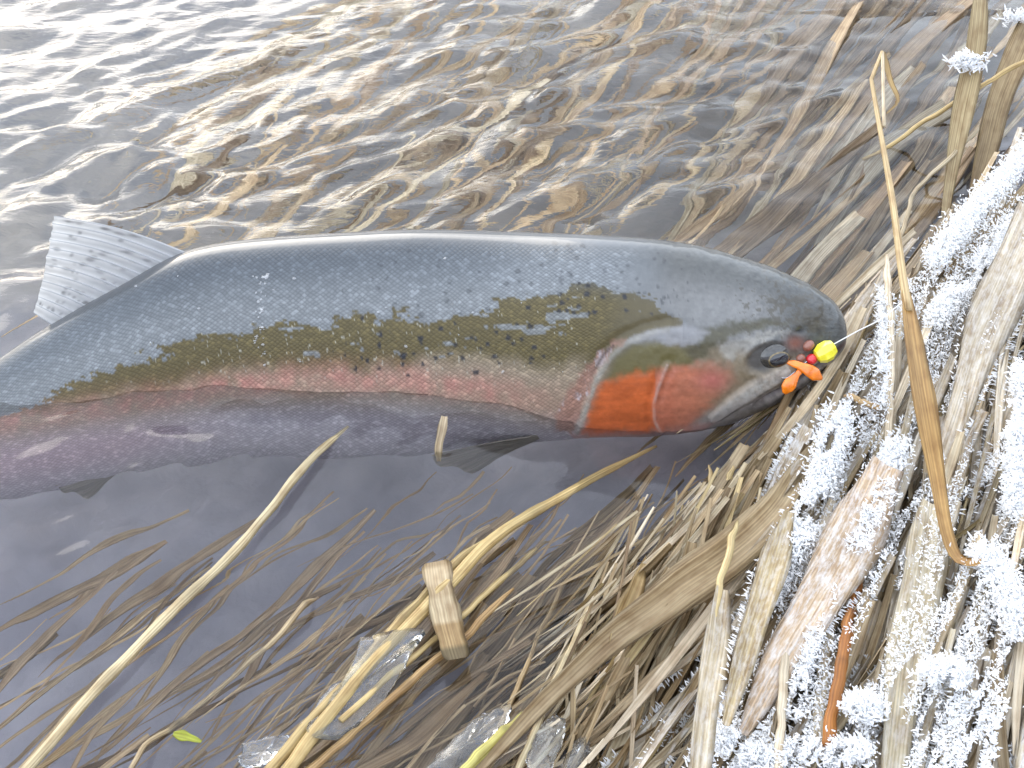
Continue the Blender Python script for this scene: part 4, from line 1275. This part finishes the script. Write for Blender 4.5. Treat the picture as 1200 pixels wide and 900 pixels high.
# tuft on the upright leaf
def tuft(label, c, n_, r_, ln):
    pos = c + fr_rng.normal(size=(n_, 3)) * r_
    dirs = fr_rng.normal(size=(n_, 3)) + np.array([-.6, -.3, .5])
    L = fr_rng.uniform(.4, 1, n_) * ln
    frost_object(label, pos, dirs, L, L * .08 + .0002)


tuft('small tuft of frost stuck to the tall upright leaf', P(1135, 72, .068), 260, np.array([.006, .004, .003]), .008)
tuft('tiny tuft of frost on the dark corner leaf', P(1190, 20, .062), 140, np.array([.005, .003, .003]), .007)

# rime on the edges of the bank leaves
pos, dirs, Ls = [], [], []
for p, s, w, lev in FROST_EDGES:
    for side in (-1, 1):
        if fr_rng.random() < .3:
            continue
        n_ = int(130 * lev)
        k = fr_rng.uniform(0, len(p) - 1.01, n_); i0 = k.astype(int); f_ = (k - i0)[:, None]
        ph = fr_rng.uniform(0, 50)
        ok = fbm(k * .45 + ph, k * 0 + ph, 205, 2) > -.1
        q = (p[i0] * (1 - f_) + p[i0 + 1] * f_) + side * s[i0] * w[i0][:, None]
        pos.append(q[ok]); dirs.append((side * s[i0] + fr_rng.normal(size=(n_, 3)) * .45 + np.array([0, 0, .3]))[ok])
        Ls.append((fr_rng.uniform(.0008, .0032, n_) * (1 + .3 * lev))[ok])
pos = np.concatenate(pos); dirs = np.concatenate(dirs); Ls = np.concatenate(Ls)
frost_object('fine rime needles fringing the edges of the reed leaves on the bank', pos, dirs, Ls, Ls * .07 + .00016)

# ------------------------------------------------------------------ clear ice
ice_mat, n, l, b, o = mat_new('clear_ice')
b.inputs['Transmission Weight'].default_value = .97; b.inputs['IOR'].default_value = 1.31
b.inputs['Roughness'].default_value = .06; b.inputs['Base Color'].default_value = (.90, .94, .98, 1)
t = n.new('ShaderNodeTexNoise'); t.inputs['Scale'].default_value = 160; t.inputs['Detail'].default_value = 4
tc = n.new('ShaderNodeTexCoord'); l.new(tc.outputs['Object'], t.inputs['Vector'])
bp = n.new('ShaderNodeBump'); bp.inputs['Distance'].default_value = .0015; bp.inputs['Strength'].default_value = .6
l.new(t.outputs['Fac'], bp.inputs['Height']); l.new(bp.outputs['Normal'], b.inputs['Normal'])


def ice(label, outline, z, thick=.0022, seed=1):
    ring = spline([(x, y, 0) for x, y in outline + outline[:1]], 44)[:-1, :2]
    ring = ring + np.stack([fbm(np.arange(43) * .9, np.zeros(43), seed), fbm(np.arange(43) * .9, np.ones(43) * 5, seed)], 1) * 4
    cx, cy_ = ring.mean(0)
    rows = [.0, .35, .65, .88, 1.0]
    vs = []
    for e_ in (1, -1):
        for f_ in rows:
            for x, y in ring:
                q = P(cx + (x - cx) * f_, cy_ + (y - cy_) * f_, z)
                q[2] += .0022 * float(fbm(np.array(q[0] * 60), np.array(q[1] * 60), seed)) + e_ * thick * .5 * (1.0 if f_ < 1 else .25)
                q[2] += .004 * (f_ ** 3) * float(vnoise(np.array(q[0] * 35), np.array(q[1] * 35), seed + 3))
                vs.append(q)
    m_ = len(ring); nr_ = len(rows)
    f1 = grid_faces(nr_, m_, True)
    f2 = grid_faces(nr_, m_, True)[:, ::-1] + nr_ * m_
    k = np.arange(m_)
    a = (nr_ - 1) * m_
    rimf = np.stack([a + k, a + (k + 1) % m_, a + nr_ * m_ + (k + 1) % m_, a + nr_ * m_ + k], 1)
    vs = np.array(vs); c0 = vs.mean(0)
    o_ = obj('ice_sheet', new_mesh('ice_sheet', vs - c0, np.concatenate([f1, f2, rimf]), ice_mat), label=label, category='ice')
    o_.location = c0
    return o_


ice('clear ice sheet frozen around the golden straws', [(425, 748), (445, 745), (480, 738), (498, 742), (470, 790), (430, 835), (395, 870), (360, 860), (385, 815), (405, 790)], .012, seed=2)
ice('thin clear ice sliver beside the golden straws', [(372, 820), (400, 795), (402, 815), (380, 850), (345, 890), (330, 880)], .008, seed=3)
ice('clear ice sheet under the greenish yellow straw', [(600, 822), (592, 850), (560, 880), (520, 915), (490, 915), (515, 880), (555, 845)], .012, seed=4)
ice('clear ice piece with frosty rim beside the pale jointed straw', [(665, 845), (655, 880), (640, 915), (618, 915), (622, 870), (645, 840)], .022, seed=5)
ice('small clear ice piece caught in the straw right of the frosty rimmed ice', [(692, 850), (690, 880), (672, 912), (655, 910), (668, 870)], .020, seed=6)
ice('icy curl at the lower edge of the pool straws', [(285, 872), (320, 862), (345, 868), (330, 885), (300, 900), (280, 895)], .006, seed=7)

# ------------------------------------------------------------------ the lure at the trout's jaw
lure_p = P(948, 428, .048)


def lp(x, y, dz=0.0):
    return on_plane(x, y, lure_p + np.array([0, -1, 0]) * dz, np.array([0, -.75, .66]))


yellow = mat_plain('lure_yellow', (.88, .80, .05), .18, noise_scale=160, noise_amt=.15, coat=.9)
orange = mat_plain('lure_orange', (.92, .20, .006), .22, noise_scale=220, noise_amt=.30, coat=.8, bump=.0006)
redm = mat_plain('lure_red', (.62, .02, .03), .12, noise_scale=400, noise_amt=.15, coat=.8)
flesh = mat_plain('jaw_flesh', (.26, .10, .065), .3, noise_scale=500, noise_amt=.25, coat=.6)
steel = mat_plain('hook_steel', (.45, .45, .46), .25, metal=1.0, noise_scale=200, noise_amt=.1)
linem = mat_plain('fishing_line', (.75, .75, .72), .2, noise_scale=200, noise_amt=.05)
lure = empty('fishing_lure', lure_p, label='small fishing lure with yellow bead and orange rubber wings hooked in the trout jaw', category='lure')


def bead(name, c, axis_, r_, ln, mat, facets=False, segs=24, rings=14):
    a = axis_ / np.linalg.norm(axis_)
    s = np.cross(a, np.array([0, 0, 1.0])); s /= np.linalg.norm(s); u = np.cross(s, a)
    vs = []
    for i_ in range(rings):
        q = -math.pi / 2 + math.pi * i_ / (rings - 1)
        for k in range(segs):
            f_ = 2 * math.pi * k / segs
            rr_ = max(math.cos(q), .02) ** (.8) * r_
            vs.append(c + a * ln * math.sin(q) + (s * math.cos(f_) + u * math.sin(f_)) * rr_)
    fs = [tuple(q) for q in grid_faces(rings, segs, True)] + [tuple(range(segs))[::-1], tuple((rings - 1) * segs + k for k in range(segs))]
    return new_mesh(name, np.array(vs), fs, mat, smooth=not facets)


axd = lp(975, 405) - lp(940, 425)
child('bead', bead('bead', lp(967, 412), axd, .0062, .0068, yellow, True, 9, 6), lure, label='yellow faceted bead')
child('bead', bead('bead', lp(951, 421), axd, .0031, .0031, redm), lure, label='red glass bead')
child('bead', bead('bead', lp(947, 405), axd, .0030, .0036, flesh), lure)
child('bead', bead('bead', lp(938, 420), axd, .0026, .0028, flesh), lure)


def paddle(pts, wds):
    w3 = np.array([lp(*q) for q in pts])
    n_ = 22
    p = spline(w3, n_)
    wd = np.interp(np.linspace(0, 1, n_), np.linspace(0, 1, len(wds)), wds) * PXM * .5
    t_ = frames(p); nn = np.array([0, -.66, .75]); s = np.cross(t_, nn); s /= np.linalg.norm(s, axis=1, keepdims=True)
    u = np.cross(s, t_)
    f_ = np.linspace(0, 2 * math.pi, 12, endpoint=False)
    vs = p[:, None, :] + np.cos(f_)[None, :, None] * s[:, None, :] * wd[:, None, None] + np.sin(f_)[None, :, None] * u[:, None, :] * (wd * .28 + .0004)[:, None, None]
    fs = [tuple(q) for q in grid_faces(n_, 12, True)] + [tuple(range(12))[::-1], tuple((n_ - 1) * 12 + k for k in range(12))]
    return new_mesh('wing', vs.reshape(-1, 3), fs, orange)


child('wing', paddle([(920, 424, .002), (933, 427, .005), (948, 434, .006), (963, 444, .002)], [2, 8, 9, 14, 15, 4]), lure)
child('wing', paddle([(939, 433, .004), (931, 443, .006), (925, 451, .005), (919, 461, .002)], [8, 6, 10, 15, 14, 5]), lure)
hk = tube_mesh('hook', spline(np.array([lp(950, 420), lp(935, 432), lp(922, 443), lp(912, 440), lp(914, 430)]), 24), .0006, 7, steel, C(1, 1, 1))
child('hook', hk, lure)
ln_ = tube_mesh('line', spline(np.array([lp(974, 405), P(1005, 388, .060), surf(1032, 374, .055), surf(1060, 352, .060)]), 30), .00038, 6, linem, C(1, 1, 1))
child('line', ln_, lure)

# ------------------------------------------------------------------ drops of water on the trout
drop_mat, n, l, b, o = mat_new('water_drop')
n.remove(b)
tp = n.new('ShaderNodeBsdfTransparent'); gs = n.new('ShaderNodeBsdfGlossy'); gs.inputs['Roughness'].default_value = .03
mx = n.new('ShaderNodeMixShader'); mx.inputs['Fac'].default_value = .22
l.new(tp.outputs['BSDF'], mx.inputs[1]); l.new(gs.outputs['BSDF'], mx.inputs[2]); l.new(mx.outputs['Shader'], o.inputs['Surface'])
dv, df, off = [], [], 0
dr = random.Random(9)
for k in range(60):
    y = dr.uniform(322, 428); x = 326 + (y - 330) * -.02 + dr.gauss(0, 5 if y < 360 else 3.5)
    if k > 44:
        x, y = dr.uniform(150, 700), dr.uniform(300, 440)
    iu = int(np.argmin(np.abs(PXS - x))); jv = cand[np.argmin(np.abs(PY[iu, cand] - y))]
    c, nn = V[iu, jv], Nn[iu, jv]
    r_ = dr.uniform(.0005, .0013)
    me_ = disc_dome('d', c - nn * .0001, nn, RT, r_, r_ * dr.uniform(.8, 1.5), r_ * .7, None, dr.uniform(0, 3), 5, 10)
    co = np.zeros(len(me_.vertices) * 3, np.float32); me_.vertices.foreach_get('co', co)
    dv.append(co.reshape(-1, 3)); df.append(grid_faces(5, 10, True) + off); off += 50
    bpy.data.meshes.remove(me_)
child('water_drops', new_mesh('water_drops', np.concatenate(dv), np.concatenate(df), drop_mat), fish, kind='stuff')
